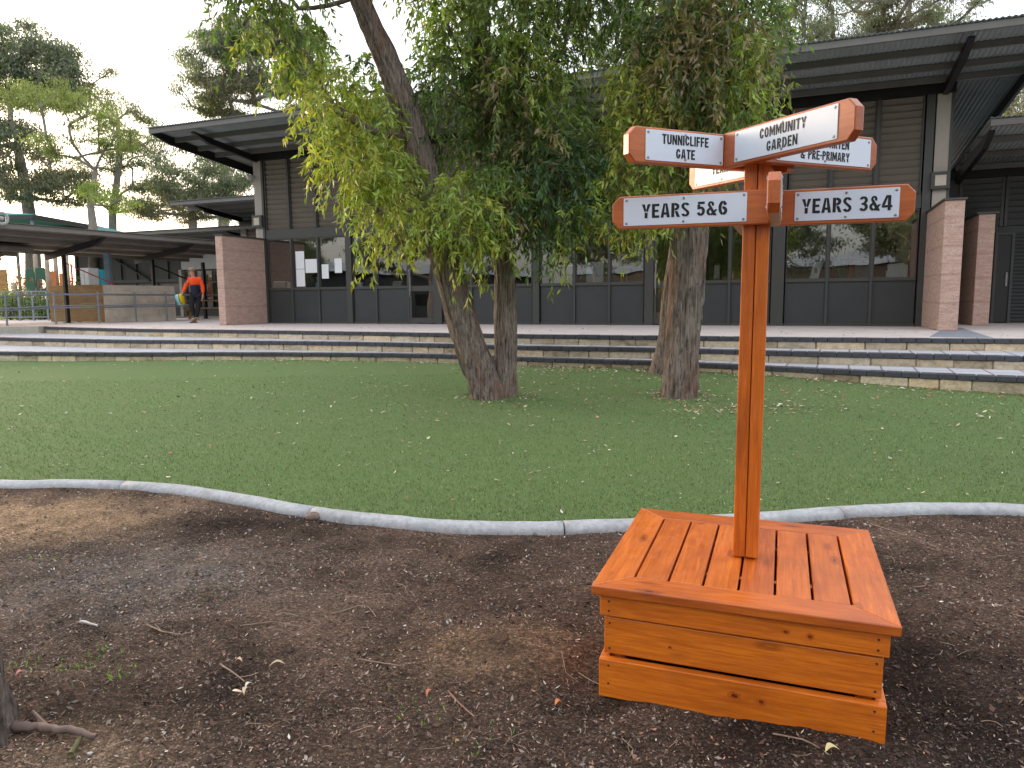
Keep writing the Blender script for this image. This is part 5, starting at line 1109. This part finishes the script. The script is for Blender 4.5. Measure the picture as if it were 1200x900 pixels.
ED = [('pel', 'sp1'), ('sp1', 'sp2'), ('sp2', 'nk0'), ('nk0', 'nk'), ('nk', 'hd'), ('hd', 'hd2'), ('hd2', 'top'), ('hd', 'chin'), ('sp2', 'sr'), ('sr', 'er'), ('er', 'wr'), ('wr', 'pr'), ('sp2', 'sl'), ('sl', 'el'), ('el', 'wl'), ('wl', 'pl'),
      ('pel', 'hr'), ('hr', 'kr'), ('kr', 'ar'), ('ar', 'fr'), ('fr', 'tr'), ('pel', 'hl'), ('hl', 'kl'), ('kl', 'al'), ('al', 'fl'), ('fl', 'tl')]
def fingers(J, E, palm, base, n_, dirv, side, curl):
    b = Vector(J[palm][:3]); d = Vector(dirv).normalized(); s = Vector(side).normalized(); c = Vector(curl).normalized()
    for k, (o_, ln) in enumerate(((-.024, .062), (-.008, .072), (.008, .068), (.023, .052))):
        r0 = b + s * o_ + d * .03; r1 = r0 + d * ln * .5 + c * .006; r2 = r1 + d * ln * .30 + c * ln * .35; r3 = r2 + d * ln * .1 + c * ln * .35
        for q, (p_, rr) in enumerate(((r0, .0088), (r1, .0082), (r2, .0076), (r3, .0064))): J[f'{palm}{k}{q}'] = (*p_, rr)
        E += [(palm, f'{palm}{k}0')] + [(f'{palm}{k}{q}', f'{palm}{k}{q + 1}') for q in range(3)]
    t0 = b - s * .03 - d * .005; t1 = t0 - s * .018 + d * .028 + c * .012; t2 = t1 + d * .022 + c * .016
    for q, (p_, rr) in enumerate(((t0, .011), (t1, .0095), (t2, .008))): J[f'{palm}t{q}'] = (*p_, rr)
    E += [(palm, f'{palm}t0'), (f'{palm}t0', f'{palm}t1'), (f'{palm}t1', f'{palm}t2')]
fingers(J, ED, 'pr', None, 5, (-.15, -.25, -1), (0.5, -.8, 0), (.6, .4, 0)); fingers(J, ED, 'pl', None, 5, (0, -.25, -1), (.3, -.9, 0), (-.8, 0, 0))
body = skin('body', J, ED, M['skin'], wo)
K = {k: J[k] for k in J}
def grown(keys, add, extra=None):
    d = {k: (*J[k][:3], J[k][3] + add) for k in keys}
    if extra: d.update(extra)
    return d
sh = grown(['sp1', 'sp2', 'nk0', 'sr', 'er', 'wr', 'sl', 'el', 'wl'], .022, {'wr': (-.318, -.147, .93, .042), 'wl': (.235, .005, .87, .042), 'nk0': (-.005, -.02, 1.385, .082), 'sp1': (.01, 0, 1.10, .142), 'sp2': (0, -.01, 1.26, .158), 'sr': (-.15, -.07, 1.345, .085), 'sl': (.165, .04, 1.34, .085)})
skin('orange_shirt', sh, [('sp1', 'sp2'), ('sp2', 'nk0'), ('sp2', 'sr'), ('sr', 'er'), ('er', 'wr'), ('sp2', 'sl'), ('sl', 'el'), ('el', 'wl')], M['hiviz'], wo)
skin('navy_shirt_hem', {'a': (.01, 0, 1.20, .152), 'b': (.01, 0, 1.10, .158), 'b2': (.015, 0, .95, .160), 'c': (.02, 0, .80, .150)}, [('a', 'b'), ('b', 'b2'), ('b2', 'c')], M['navy'], wo)
trs = grown(['pel', 'hr', 'kr', 'hl', 'kl'], .020, {'ar': (-.035, .09, .15, .062), 'al': (.022, -.045, .15, .062)})
skin('trousers', trs, [('pel', 'hr'), ('hr', 'kr'), ('kr', 'ar'), ('pel', 'hl'), ('hl', 'kl'), ('kl', 'al')], M['black_cloth'], wo)
for a, f_k, t_k in (('ar', 'fr', 'tr'), ('al', 'fl', 'tl')):
    b = skin('boot', {'a': (*J[a][:2], .15, .050), 'b': (*J[f_k][:2], .060, .050), 'c': (*J[t_k][:2], .046, .038)}, [('a', 'b'), ('b', 'c')], M['boot'], wo)
    mb = MB(); p, q = Vector((*J[f_k][:2], .013)), Vector((*J[t_k][:2], .013)); d = (q - p).normalized(); mb.bar(p - d * .09, q + d * .045, .085, .024); mb.build('sole', M['sole'], wo, bevel=.008)
skin('hair', {'a': (.0, -.01, 1.635, .080), 'b': (.03, .015, 1.56, .075), 'c': (.045, .03, 1.47, .055), 'd': (.05, .035, 1.40, .035)}, [('a', 'b'), ('b', 'c'), ('c', 'd')], M['hair'], wo)
cp = MB(); CM = Matrix.Translation((-.035, -.04, 1.605)) @ Matrix.Rotation(R(30), 4, 'Z')
cp.lathe([(.112, 0), (.114, .03), (.105, .065), (.075, .095), (.03, .108), (.001, .11)], 20, M=CM)
br = []; 
for k in range(9): a = R(180 - 52 + 13 * k); br.append((.11 * math.cos(a), .11 * math.sin(a)))
for k in range(9): a = R(180 + 52 - 13 * k); br.append((-.045 + .16 * math.cos(a), .105 * math.sin(a)))
cp.prism(br, -.004, .004, M=CM @ Matrix.Rotation(R(-10), 4, 'Y')); cp.build('cap', M['khaki'], wo, smooth=True)
fc = MB(); fdir = Matrix.Translation((-.045, -.05, 1.55)) @ Matrix.Rotation(R(30), 4, 'Z')     # local -x is where she looks
fc.lathe([(.001, -.020), (.012, -.012), (.014, .0), (.007, .022)], 8, M=fdir @ Matrix.Translation((-.084, 0, -.005))); fc.build('nose', M['skin'], wo, smooth=True)
for s in (-1, 1):
    e = MB(); e.lathe([(.001, -.009), (.009, -.004), (.009, .004), (.001, .009)], 8, M=fdir @ Matrix.Translation((-.074, s * .030, .018))); e.build('eye', M['sole'], wo, smooth=True)
    e = MB(); e.lathe([(.001, -.024), (.012, -.012), (.014, .008), (.004, .024)], 8, M=fdir @ Matrix.Translation((.0, s * .083, .0))); e.build('ear', M['skin'], wo, smooth=True)
mo = MB(); mo.box(-.086, -.074, -.020, .020, -.048, -.041, M=fdir); mo.build('mouth', M['redpaint'], wo, bevel=.003)
cs = empty('marker_cones', (0, 0, 0), mat=Matrix.Translation((-9.86 - .40, 22.8 - .20, TZ + .72)) @ Matrix.Rotation(R(10), 4, 'Z') @ Matrix.Rotation(R(76), 4, 'Y') @ Matrix.Scale(.92, 4), label='stack of blue, white, green and yellow marker cones carried by the walking woman', cat='sports cones')
M['cone_blue'] = plain('pale_blue_cone_plastic', (.22, .55, .72), .4); M['cone_white'] = plain('white_cone_plastic', (.75, .77, .72), .4); M['cone_green'] = plain('green_cone_plastic', (.05, .35, .14), .4); M['cone_yellow'] = plain('yellow_cone_plastic', (.80, .60, .02), .4)
k = 0
for nm, m, n in (('cone_yellow', M['cone_yellow'], 3), ('cone_green', M['cone_green'], 2), ('cone_white', M['cone_white'], 2), ('cone_blue', M['cone_blue'], 3)):
    for q in range(n):
        z_ = .10 - k * .020; mb = MB(); mb.lathe([(.05, z_ + .055), (.10, z_ + .045), (.165, z_ + .012), (.19, z_ + .004), (.19, z_), (.16, z_ + .004), (.095, z_ + .037), (.05, z_ + .047)], 24); mb.build('cone', m, cs, smooth=True); k += 1

# ------------------------------------------------------------------ things seen in the windows
def local(x, y, z): return bld.matrix_basis @ Vector((x, y, z))
def onsill(name, x, y, label, cat, z=SILL1 + .005, rz=0): 
    q = local(x, y, z); return empty(name, q, FD + rz, label=label, cat=cat)
def sheet(x0, x1, z0, z1, label):
    q = local(0, 0.026, 0); r = empty('paper_sheet', (q.x, q.y, TZ), FD, label=label, cat='paper'); mb = MB(); mb.box(x0, x1, 0, .002, z0, z1); mb.build('sheet', M['paper'], r)
sheet(1.03, 1.33, 1.06, 1.55, 'lower tall white paper sheet in the second window pane from the left'); sheet(1.03, 1.33, 1.56, 2.06, 'upper tall white paper sheet in the second window pane from the left')
sheet(1.36, 1.78, 1.44, 1.83, 'wide white paper sheet in the second window pane from the left'); sheet(1.92, 2.15, 1.27, 1.67, 'lower white notice in the third window pane'); sheet(2.36, 2.60, 1.42, 1.82, 'higher white notice in the third window pane')
def thingbox(name, x, y, w, d, h, mat, label, cat, extra=None):
    r = onsill(name, x, y, label, cat); part('body', mat, r, (-w / 2, w / 2, -d / 2, d / 2, 0, h), bevel=.01)
    if extra: extra(r)
    return r
thingbox('paper_tray', .35, .18, .45, .2, .16, M['grey_plastic'], 'grey tray of papers on the sill behind the first pane', 'tray', lambda r: part('papers', M['paper'], r, (-.2, .2, -.08, .08, .161, .19)))
thingbox('bottle', .62, .2, .07, .07, .17, M['paper'], 'small white bottle on the sill behind the first pane', 'bottle', lambda r: (part('cap', M['tealpaint'], r, (-.02, .02, -.02, .02, .171, .21)),))
r = onsill('seated_toy', 1.66, .2, 'small doll in a blue dress on the sill behind the second pane', 'doll')
mb = MB(); mb.lathe([(.09, 0), (.07, .10), (.04, .17), (.001, .175)], 12); mb.build('dress', M['cone_blue'], r, smooth=True); mb = MB(); mb.lathe([(.001, .17), (.045, .20), (.055, .26), (.03, .31), (.001, .32)], 12); mb.build('head', M['skin'], r, smooth=True)
thingbox('printer', 3.5, .26, .42, .3, .20, M['dark_plastic'], 'dark printer on the sill of the pane left of the first door', 'printer', lambda r: (part('paper_feed', M['grey_plastic'], r, (-.15, .15, -.02, .12, .201, .26)),))
thingbox('box', 3.08, .2, .14, .1, .12, M['paper'], 'white box at the left end of the printer sill', 'box', lambda r: (part('lid', M['grey_plastic'], r, (-.072, .072, -.052, .052, .121, .135)),))
thingbox('telephone', 4.3, .2, .3, .16, .09, M['grey_plastic'], 'pale desk telephone beside the first door', 'telephone', lambda r: (part('handset', M['blind'], r, (-.14, .14, -.03, .03, .091, .13), bevel=.01),))
thingbox('copier', 8.95, .75, .75, .6, .42, M['grey_plastic'], 'pale copier behind the pane right of the leaning tree', 'copier', lambda r: (part('lid', M['paper'], r, (-.36, .36, -.28, .28, .421, .47)),))
thingbox('display_screen', 9.75, .6, .45, .06, .52, M['paper'], 'white framed screen behind the pane left of the sign board tip', 'screen', lambda r: (part('stand', M['dark_plastic'], r, (-.1, .1, .031, .12, 0, .1)),))
for k_, (x_, nm_) in enumerate(((10.52, 'left of the pair of thin gold bottles on the sill'), (10.64, 'right of the pair of thin gold bottles on the sill'))): 
    r = onsill('bottle', x_, .2, nm_, 'bottle'); mb = MB(); mb.lathe([(.022, 0), (.022, .15), (.008, .2), (.008, .27)], 10); mb.build('glass_body', M['yellowpaint'], r, smooth=True)
q = local(13.03, 3.0, 2.05); r = empty('exit_sign', q, FD, label='small green exit sign hanging inside behind the sign pole', cat='sign'); part('sign_face', M['exitgreen'], r, (-.17, .17, 0, .04, 0, .15)); part('running_figure', M['paper'], r, (-.04, .03, -.004, -.0005, .03, .12), (-.12, -.06, -.004, -.0005, .05, .09))
thingbox('speaker_box', 12.75, .3, .16, .16, .38, M['dark_plastic'], 'dark tower box on the sill just left of the sign pole', 'speaker', lambda r: (part('grille', M['grey_plastic'], r, (-.06, .06, -.085, -.0805, .04, .34)),))
r = onsill('leaflet_stand', 14.85, .2, 'white leaning leaflet card on the sill right of the sign pole', 'card'); mb = MB(); mb.prism([(-.11, 0), (.07, 0), (.16, .36), (-.02, .36)], -.01, .01, M=Matrix.Rotation(R(90), 4, 'X')); mb.build('card', M['paper'], r); part('picture', M['grey_plastic'], r, (-.02, .05, -.014, -.0105, .12, .24))
# sword plant
sp = onsill('sword_plant', 15.42, .55, 'tall sword leaved pot plant standing inside the window right of the sign pole', 'plant', z=.62)
mb = MB(); mb.lathe([(.11, 0), (.14, .26), (.15, .28), (.13, .28), (.12, .2)], 16); mb.build('pot', M['dark_plastic'], sp, smooth=True)
for k in range(16):
    a = rnd.uniform(0, 6.28); ln = rnd.uniform(.6, 1.15); tl_ = rnd.uniform(.04, .26); bx, by = .07 * math.cos(a), .07 * math.sin(a); vs = []
    n_ = 7
    for i in range(n_):
        t = i / (n_ - 1); wd = .034 * (1 - t ** 3) * (0.6 + .9 * t if t < .45 else 1.0); tw_ = a + 1.2 * t; x = bx + math.cos(a) * tl_ * t ** 1.5; y = by + math.sin(a) * tl_ * t ** 1.5
        vs += [(x - math.sin(tw_) * wd, y + math.cos(tw_) * wd, .2 + ln * t), (x + math.sin(tw_) * wd, y - math.cos(tw_) * wd, .2 + ln * t)]
    mb = MB(); mb.add(vs, [(2 * i, 2 * i + 1, 2 * i + 3, 2 * i + 2) for i in range(n_ - 1)]); o = mb.build('leaf', M['snake'], sp, smooth=True); so = o.modifiers.new('th', 'SOLIDIFY'); so.thickness = .006
for x_, m_, lb in ((15.72, 'orangepaint', 'orange chair inside right of the sword plant'), (15.95, 'grey_plastic', 'grey chair back inside beside the last mullion')):
    q = local(x_, .9, 0.02); r = empty('chair', q, FD + R(200), label=lb, cat='chair'); part('seat', M[m_], r, (-.2, .2, -.2, .2, .43, .46), bevel=.01)
    part('backrest', M[m_], r, (-.2, .2, -.23, -.20, .62, 1.42), bevel=.01)
    for sx in (-1, 1):
        for sy in (-1, 1): part('leg', M['dark_plastic'], r, (sx * .17 - .012, sx * .17 + .012, sy * .17 - .012, sy * .17 + .012, 0, .43))
r = onsill('paper_box', 16.45, .25, 'open white box of upright papers on the last sill', 'box'); part('carton', M['paper'], r, (-.2, .2, -.1, .1, 0, .14))
for k in range(5): 
    mb = MB(); mb.box(-.17 + .02 * k, .14 + .02 * k, -.08 + .035 * k, -.077 + .035 * k, .1, .24 + rnd.uniform(0, .06), M=Matrix.Rotation(R(rnd.uniform(-8, 8)), 4, 'Y')); mb.build('paper_sheet', M['paper'], r)

# ------------------------------------------------------------------ litter, turf, sticks
def flat_litter(name, pts, sizes, asp, key_cols, parent=None, label=None, cat=None, up=.15, kind='stuff', thick=False):
    n = len(pts); P = np.array(pts); a = rng.uniform(0, 2 * np.pi, n); D = np.stack([np.cos(a), np.sin(a), rng.normal(0, up, n)], 1); D = unit(D)
    side = unit(np.cross(D, np.array([0, 0, 1.0]) + rng.normal(0, up * 1.3, (n, 3)))); U = np.cross(side, D); L = sizes[:, None]; Wd = (sizes * asp)[:, None]; cu = rng.uniform(-.2, .25, (n, 1))
    b = P - D * L * .5; l = P + side * Wd * .5 - U * L * .03; r_ = P - side * Wd * .5 - U * L * .03; t = P + D * L * .5 + U * L * cu
    V = np.stack([b, r_, t, l], 1).reshape(-1, 3); F = np.arange(4 * n).reshape(n, 4)
    o = bpy.data.objects.new(name, npmesh(name, V, F, M['litter'], np.repeat(key_cols, 4, axis=0))); lk(o, parent); tag(o, label, cat, None, kind); return o
def pal(cols, n, var=.2):
    c = np.array(cols); return np.clip(c[rng.integers(0, len(c), n)] * (1 + rng.normal(0, var, (n, 1))), .005, .85)
# mulch chips: thinner over the sandy and freshly dug places, coloured by the soil they lie in
def in_box(x, y): return abs((x - .92) * .937 - (y - 2.8) * .349) < .5 and abs((x - .92) * .349 + (y - 2.8) * .937) < .48
def chip_pts(n, pw, up):
    yy = 1.4 + 4.2 * rng.random(n) ** pw; xx = rng.uniform(-1, 1, n) * (yy * .75 + .5); out = []; cc = []
    for x, y in zip(xx, yy):
        if y > fk(x) - .02 or in_box(x, y): continue
        s_ = math.exp(-(((x + 3.3) / 0.75) ** 2 + ((y - 4.75) / 0.45) ** 2)) + .9 * math.exp(-(((x - 0.02) / 0.45) ** 2 + ((y - 2.82) / 0.22) ** 2))
        dn = (.75 + .9 * mn.noise(Vector((x * 1.7, y * 1.7, 40)))) * (1 - min(.85, s_)) * (1.25 if y < 2.6 else 1)
        if rnd.random() > dn: continue
        out.append((x, y, soil_z(x, y) + rnd.uniform(.001, up))); cc.append(soil_col(x, y))
    return out, np.array(cc)
pts, cc = chip_pts(150000, 1.25, .010); n = len(pts)
base_c = np.array([.150, .098, .068]); tone = np.clip(cc / base_c, .35, 2.2) ** .75
flat_litter('mulch_chips', pts, rng.uniform(.004, .015, n) * (1 + (rng.random(n) < .06) * 1.3), rng.uniform(.25, .7, n), np.clip(tone * pal([(.09, .058, .042), (.065, .042, .03), (.13, .085, .06), (.17, .115, .085), (.12, .06, .045), (.22, .16, .12), (.045, .03, .022), (.32, .25, .20), (.19, .10, .07)], n), .006, .8), label='dark shredded mulch chips scattered over the soil bed', cat='mulch', up=.45)
pts, cc = chip_pts(9500, 1.15, .012); n = len(pts)
flat_litter('pale_bark_bits', pts, rng.uniform(.006, .026, n), rng.uniform(.15, .45, n), pal([(.42, .33, .25), (.30, .22, .16), (.50, .45, .40), (.35, .18, .12), (.26, .17, .12), (.28, .20, .15)], n), label='pale bark flakes and leaf bits among the mulch', cat='litter', up=.35)
# thin straws and rootlets
mb = MB()
for k in range(420):
    y = 1.5 + 4.0 * rnd.random() ** 1.2; x = rnd.uniform(-1, 1) * (y * .75 + .4)
    if y > fk(x) - .05 or abs(x - .92) < .62 and abs(y - 2.8) < .62: continue
    a = rnd.uniform(0, 6.28); L = rnd.uniform(.03, .14); c = rnd.uniform(-2, 2); p = [];
    for i in range(4): aa = a + c * i / 4; x += math.cos(aa) * L / 4; y += math.sin(aa) * L / 4; p.append((x, y, soil_z(x, y) + .008 + .004 * math.sin(i)))
    mb.tube(p, rnd.uniform(.0006, .0016), 3, cap=False)
mb.build('straw_litter', plain('straw', (.30, .21, .15), .9, .35, 30), kind='stuff', label='thin straws and rootlets lying on the mulch', cat='litter')
# soil clods
mb = MB(); 
for k in range(1500):
    y = 1.5 + 4.0 * rnd.random() ** 1.2; x = rnd.uniform(-1, 1) * (y * .75 + .4)
    if y > fk(x) - .05 or abs(x - .92) < .62 and abs(y - 2.8) < .62: continue
    r = rnd.uniform(.003, .012) * (1.8 if rnd.random() < .05 else 1); z = soil_z(x, y) + r * .3
    v = [(x + r * rnd.uniform(.6, 1.2) * dx, y + r * rnd.uniform(.6, 1.2) * dy, z + r * rnd.uniform(.5, .9) * dz) for dx, dy, dz in ((1, 0, 0), (0, 1, 0), (-1, 0, 0), (0, -1, 0), (.2, .1, 1))]
    mb.add(v, [(0, 1, 4), (1, 2, 4), (2, 3, 4), (3, 0, 4)])
mb.build('soil_clods', plain('soil_clod', (.055, .036, .027), .95, .4, 40), kind='stuff', label='small crumbly clods of soil', cat='soil')
# leaves on the lawn: thick along the bottom step and under the trees
pts = []; 
def lput(x, y): pts.append((x, y, lawn_z(x, y) + rnd.uniform(.012, .022)))
for k in range(4600):
    x = rnd.uniform(-11, 8); t = rnd.random() ** .8; y = fk(x) + .15 + (fb(x) - fk(x) - .15) * t
    w = .18 + .7 * math.exp(-((x - 2.2) / 2.6) ** 2 - ((y - 9.3) / 2.2) ** 2) + .45 * math.exp(-((x + .3) / 2.2) ** 2 - ((y - 9.3) / 1.8) ** 2) + .4 * sm(.75, 1, t) + .25 * sm(3, 6, x)
    if rnd.random() < w: lput(x, y)
for k in range(900): x = rnd.uniform(-6, 8); d = abs(rnd.gauss(0, .16)) + .02; lput(x, fb(x) - d)
for k in range(380): lput(rnd.gauss(1.2, .7), min(fb(1.2) - .03, 11.3 + rnd.gauss(0, .2)))
for k in range(260): lput(rnd.gauss(2.6, .5), 8.1 + rnd.gauss(0, .18))
pts = [p for p in pts if p[1] < fb(p[0]) + .02]
for k in range(420):
    cx, cy, r_ = rnd.choice(((-.15, 9.3, .3), (2.1, 9.0, .27), (2.45, 10.7, .25))); a = rnd.uniform(0, 6.28); rr = r_ + abs(rnd.gauss(0, .14)); x, y = cx + math.cos(a) * rr, cy + math.sin(a) * rr; pts.append((x, y, lawn_z(x, y) + rnd.uniform(.012, .022)))
n = len(pts); flat_litter('fallen_leaves', pts, rng.uniform(.02, .07, n), rng.uniform(.2, .5, n), pal([(.52, .46, .32), (.42, .34, .22), (.58, .54, .42), (.33, .22, .13), (.36, .16, .10)], n), label='cream and tan fallen leaves scattered over the green lawn', cat='leaves', up=.25)
pts = []
for k in range(1700):
    x = rnd.uniform(-5.5, 6); y = fk(x) + .14 + rnd.random() * 4.6; pts.append((x, y, lawn_z(x, y) + rnd.uniform(.016, .026)))
n = len(pts); flat_litter('leaf_bits', pts, rng.uniform(.008, .030, n), rng.uniform(.18, .5, n), pal([(.50, .45, .32), (.40, .34, .22), (.56, .53, .42), (.30, .20, .12), (.22, .14, .09)], n), label='small cream leaf bits dusted over the near lawn', cat='leaves', up=.3)
pts = []
for k in range(240): x = rnd.uniform(-12, 8); ln = N1s; y = float(np.interp(x, [p[0] for p in N1s], [p[1] for p in N1s])) + rnd.uniform(.1, 3.5); pts.append((x, y, TZ + .006))
n = len(pts); flat_litter('fallen_leaves', pts, rng.uniform(.02, .06, n), rng.uniform(.2, .5, n), pal([(.30, .22, .15), (.20, .13, .09)], n), label='few brown leaves lying on the upper terrace paving', cat='leaves', up=.2)
# turf pile near the kerb
n = 110000; yy = 4.1 + 7.5 * rng.random(n) ** 1.9; xx = rng.uniform(-1, 1, n) * (yy * .75 + .3); keep = [(x, y) for x, y in zip(xx, yy) if y > fk(x) + .075]; n = len(keep)
P = np.array([(x, y, lawn_z(x, y)) for x, y in keep]); a = rng.uniform(0, 2 * np.pi, n); hgt = rng.uniform(.010, .026, n)[:, None]; s = np.stack([np.cos(a), np.sin(a), 0 * a], 1) * .0035
T_ = P + np.concatenate([rng.normal(0, .006, (n, 2)), hgt], 1); V = np.stack([P - s, P + s, T_], 1).reshape(-1, 3)
o = bpy.data.objects.new('turf_pile', npmesh('turf_pile', V, np.arange(3 * n).reshape(n, 3), M['blade'], np.repeat(pal([(.12, .19, .063), (.16, .24, .085), (.20, .27, .11), (.09, .145, .048), (.26, .28, .13)], n, .15), 3, axis=0))); lk(o); tag(o, 'short green pile of the artificial lawn near the kerb', 'turf', None, 'stuff')
# weeds
pts = []; cc = []
for px, py, k_ in ((90, 790, 30), (135, 800, 22), (120, 775, 16), (475, 838, 10), (560, 868, 12), (500, 850, 8), (640, 735, 0), (240, 705, 14), (30, 780, 16), (1090, 600, 10), (60, 660, 20)):
    r0 = ray(px, py); q = Vector((0, 0, EYE)) + r0 * (-EYE / r0.z)
    for i in range(k_): x, y = q.x + rnd.gauss(0, .05), q.y + rnd.gauss(0, .05); pts.append((x, y, soil_z(x, y)))
n = len(pts); P = np.array(pts); o = bpy.data.objects.new('weeds', leafmesh('weeds', P, unit(rng.normal(0, .5, (n, 3)) + np.array([0, 0, .8])), rng.uniform(.012, .035, n), rng.uniform(.004, .008, n), pal([(.10, .22, .03), (.14, .26, .05)], n), M['leaf'])); lk(o); tag(o, 'small green weed shoots in the mulch', 'weeds', None, 'stuff')
# single sticks and curled leaves
def gp(px, py, dz=0.012):
    r0 = ray(px, py); q = Vector((0, 0, EYE)) + r0 * (-EYE / r0.z); return Vector((q.x, q.y, soil_z(q.x, q.y) + dz))
def stick(name, pix, rad, mat, label, cat='stick', twigs=()):
    p = [gp(*q, dz=rad * 1.0 + .006) for q in pix]; o0 = p[0]; r = empty(name, o0, label=label, cat=cat); P_ = []
    for i in range(len(p) - 1):
        for k in range(4): f = k / 4; v = p[i].lerp(p[i + 1], f) - o0; P_.append(v + Vector((rnd.uniform(-1, 1), rnd.uniform(-1, 1), rnd.uniform(0, 1))) * rad * .35)
    P_.append(p[-1] - o0); mb = MB(); mb.tube(P_, [rad * (1 - .45 * i / len(P_)) * rnd.uniform(.9, 1.1) for i in range(len(P_))], 8); mb.build('stem', mat, r, smooth=True)
    for tw_ in twigs:
        q = [gp(*w, dz=rad + .008) - o0 for w in tw_]; mb = MB(); mb.tube(q, [rad * .5, rad * .3], 6); mb.build('side_twig', mat, r)
ms = plain('dry_stick', (.26, .18, .13), .9, .35, 25, bump=.5); mg = plain('grey_dead_wood', (.17, .12, .10), .9, .35, 18, bump=.6)
stick('fallen_branch', [(16, 866), (45, 864), (80, 871), (114, 880)], .017, mg, 'thick grey dead branch on the mulch beside the lower left trunk', 'branch', [[(60, 868), (40, 848)]])
stick('mossy_stick', [(84, 898), (96, 878)], .010, plain('moss_stick', (.12, .12, .05), .9, .3), 'short mossy stick crossing below the thick dead branch')
stick('dry_stick', [(95, 736), (104, 739), (115, 741)], .007, plain('bleached_wood', (.52, .49, .46), .8, .1), 'short bleached white stick left of the middle of the mulch')
stick('dry_stick', [(172, 740), (190, 748), (212, 752), (228, 748)], .004, ms, 'pale branching stick left of centre below the dark soil patch', twigs=[[(190, 748), (182, 739)]])
stick('dry_stick', [(258, 788), (272, 796), (287, 806)], .004, ms, 'straight pale stick just above the three pale leaves')
stick('dry_stick', [(285, 742), (320, 738), (355, 741)], .003, ms, 'long thin twig lying level left of the sandy mound')
stick('dry_stick', [(388, 726), (404, 723), (420, 719), (432, 721), (441, 730)], .003, ms, 'bent thin twig in the middle of the mulch')
stick('dry_stick', [(420, 781), (445, 786), (470, 791)], .003, ms, 'thin grey twig below the sandy mound')
stick('dry_stick', [(658, 776), (663, 792), (678, 797)], .0022, ms, 'curled rootlet nearest the front left corner of the box')
stick('dry_stick', [(678, 788), (690, 794), (702, 802)], .0028, ms, 'pale straight twig against the front left foot of the box')
stick('dry_stick', [(905, 872), (940, 880), (960, 892)], .0030, ms, 'long thin root in front of the box at the right')
stick('dry_stick', [(1020, 620), (1040, 626), (1060, 634)], .004, ms, 'thin stick on the dark soil right of the box near the kerb')
stick('dry_stick', [(525, 820), (540, 835), (556, 850)], .004, plain('red_stick', (.22, .12, .09), .9, .3), 'reddish stick below the middle of the mulch')
def curl_leaf(px, py, L, w, a, c, label):
    q = gp(px, py, .008); r = empty('dry_leaf', q, R(a), label=label, cat='leaf'); vs = []; n_ = 9
    for i in range(n_):
        t = i / (n_ - 1); ww = w * math.sin(math.pi * min(.98, t * .96 + .02)) ** .8; x = L * (t - .5); y = .25 * L * math.sin(t * 3); z = .004 + .012 * math.sin(t * math.pi)
        vs += [(x, y - ww / 2, z + .004), (x, y, z), (x, y + ww / 2, z + .005)]
    mb = MB(); mb.add(vs, [(3 * i + j, 3 * i + j + 1, 3 * i + j + 4, 3 * i + j + 3) for i in range(n_ - 1) for j in (0, 1)]); mb.build('blade', plain('dry_leaf_' + str(px), c, .7, .15, 40), r, smooth=True)
curl_leaf(280, 820, .055, .016, 160, (.62, .52, .38), 'left pale leaf of the cluster of three at lower left'); curl_leaf(291, 822, .05, .015, 80, (.55, .42, .28), 'upright pale leaf of the cluster of three'); curl_leaf(293, 815, .04, .012, 60, (.66, .58, .46), 'small top leaf of the cluster of three')
curl_leaf(325, 790, .06, .016, 15, (.50, .38, .24), 'curled tan leaf right of the cluster of three'); curl_leaf(280, 787, .03, .016, 0, (.60, .40, .28), 'peach coloured leaf fragment above the cluster of three'); curl_leaf(25, 805, .03, .02, 50, (.55, .20, .14), 'pink red leaf near the lower left trunk')
curl_leaf(655, 829, .035, .018, 30, (.55, .20, .07), 'small orange leaf in the mulch left of the box'); curl_leaf(975, 897, .05, .022, 10, (.62, .52, .26), 'yellow curled leaf at the bottom edge in front of the box'); curl_leaf(505, 822, .05, .014, 60, (.42, .15, .08), 'rusty leaf in the lower middle of the mulch')
st = empty('pale_stone', gp(472, 620, .012), label='pale round stone against the kerb in the middle', cat='stone'); mb = MB(); mb.lathe([(.001, -.02), (.03, -.01), (.036, .006), (.024, .024), (.001, .03)], 10); mb.build('rock', M['kerb'], st, smooth=True)
st = empty('dark_stone', gp(367, 612, .01), label='dark rounded clod against the kerb left of the pale stone', cat='stone'); mb = MB(); mb.lathe([(.001, -.02), (.05, -.01), (.055, .01), (.035, .03), (.001, .036)], 10); mb.build('rock', mg, st, smooth=True)
# darker paving band from the right fin to the step
fl_ = lambda x, y: local(x, y, .004)
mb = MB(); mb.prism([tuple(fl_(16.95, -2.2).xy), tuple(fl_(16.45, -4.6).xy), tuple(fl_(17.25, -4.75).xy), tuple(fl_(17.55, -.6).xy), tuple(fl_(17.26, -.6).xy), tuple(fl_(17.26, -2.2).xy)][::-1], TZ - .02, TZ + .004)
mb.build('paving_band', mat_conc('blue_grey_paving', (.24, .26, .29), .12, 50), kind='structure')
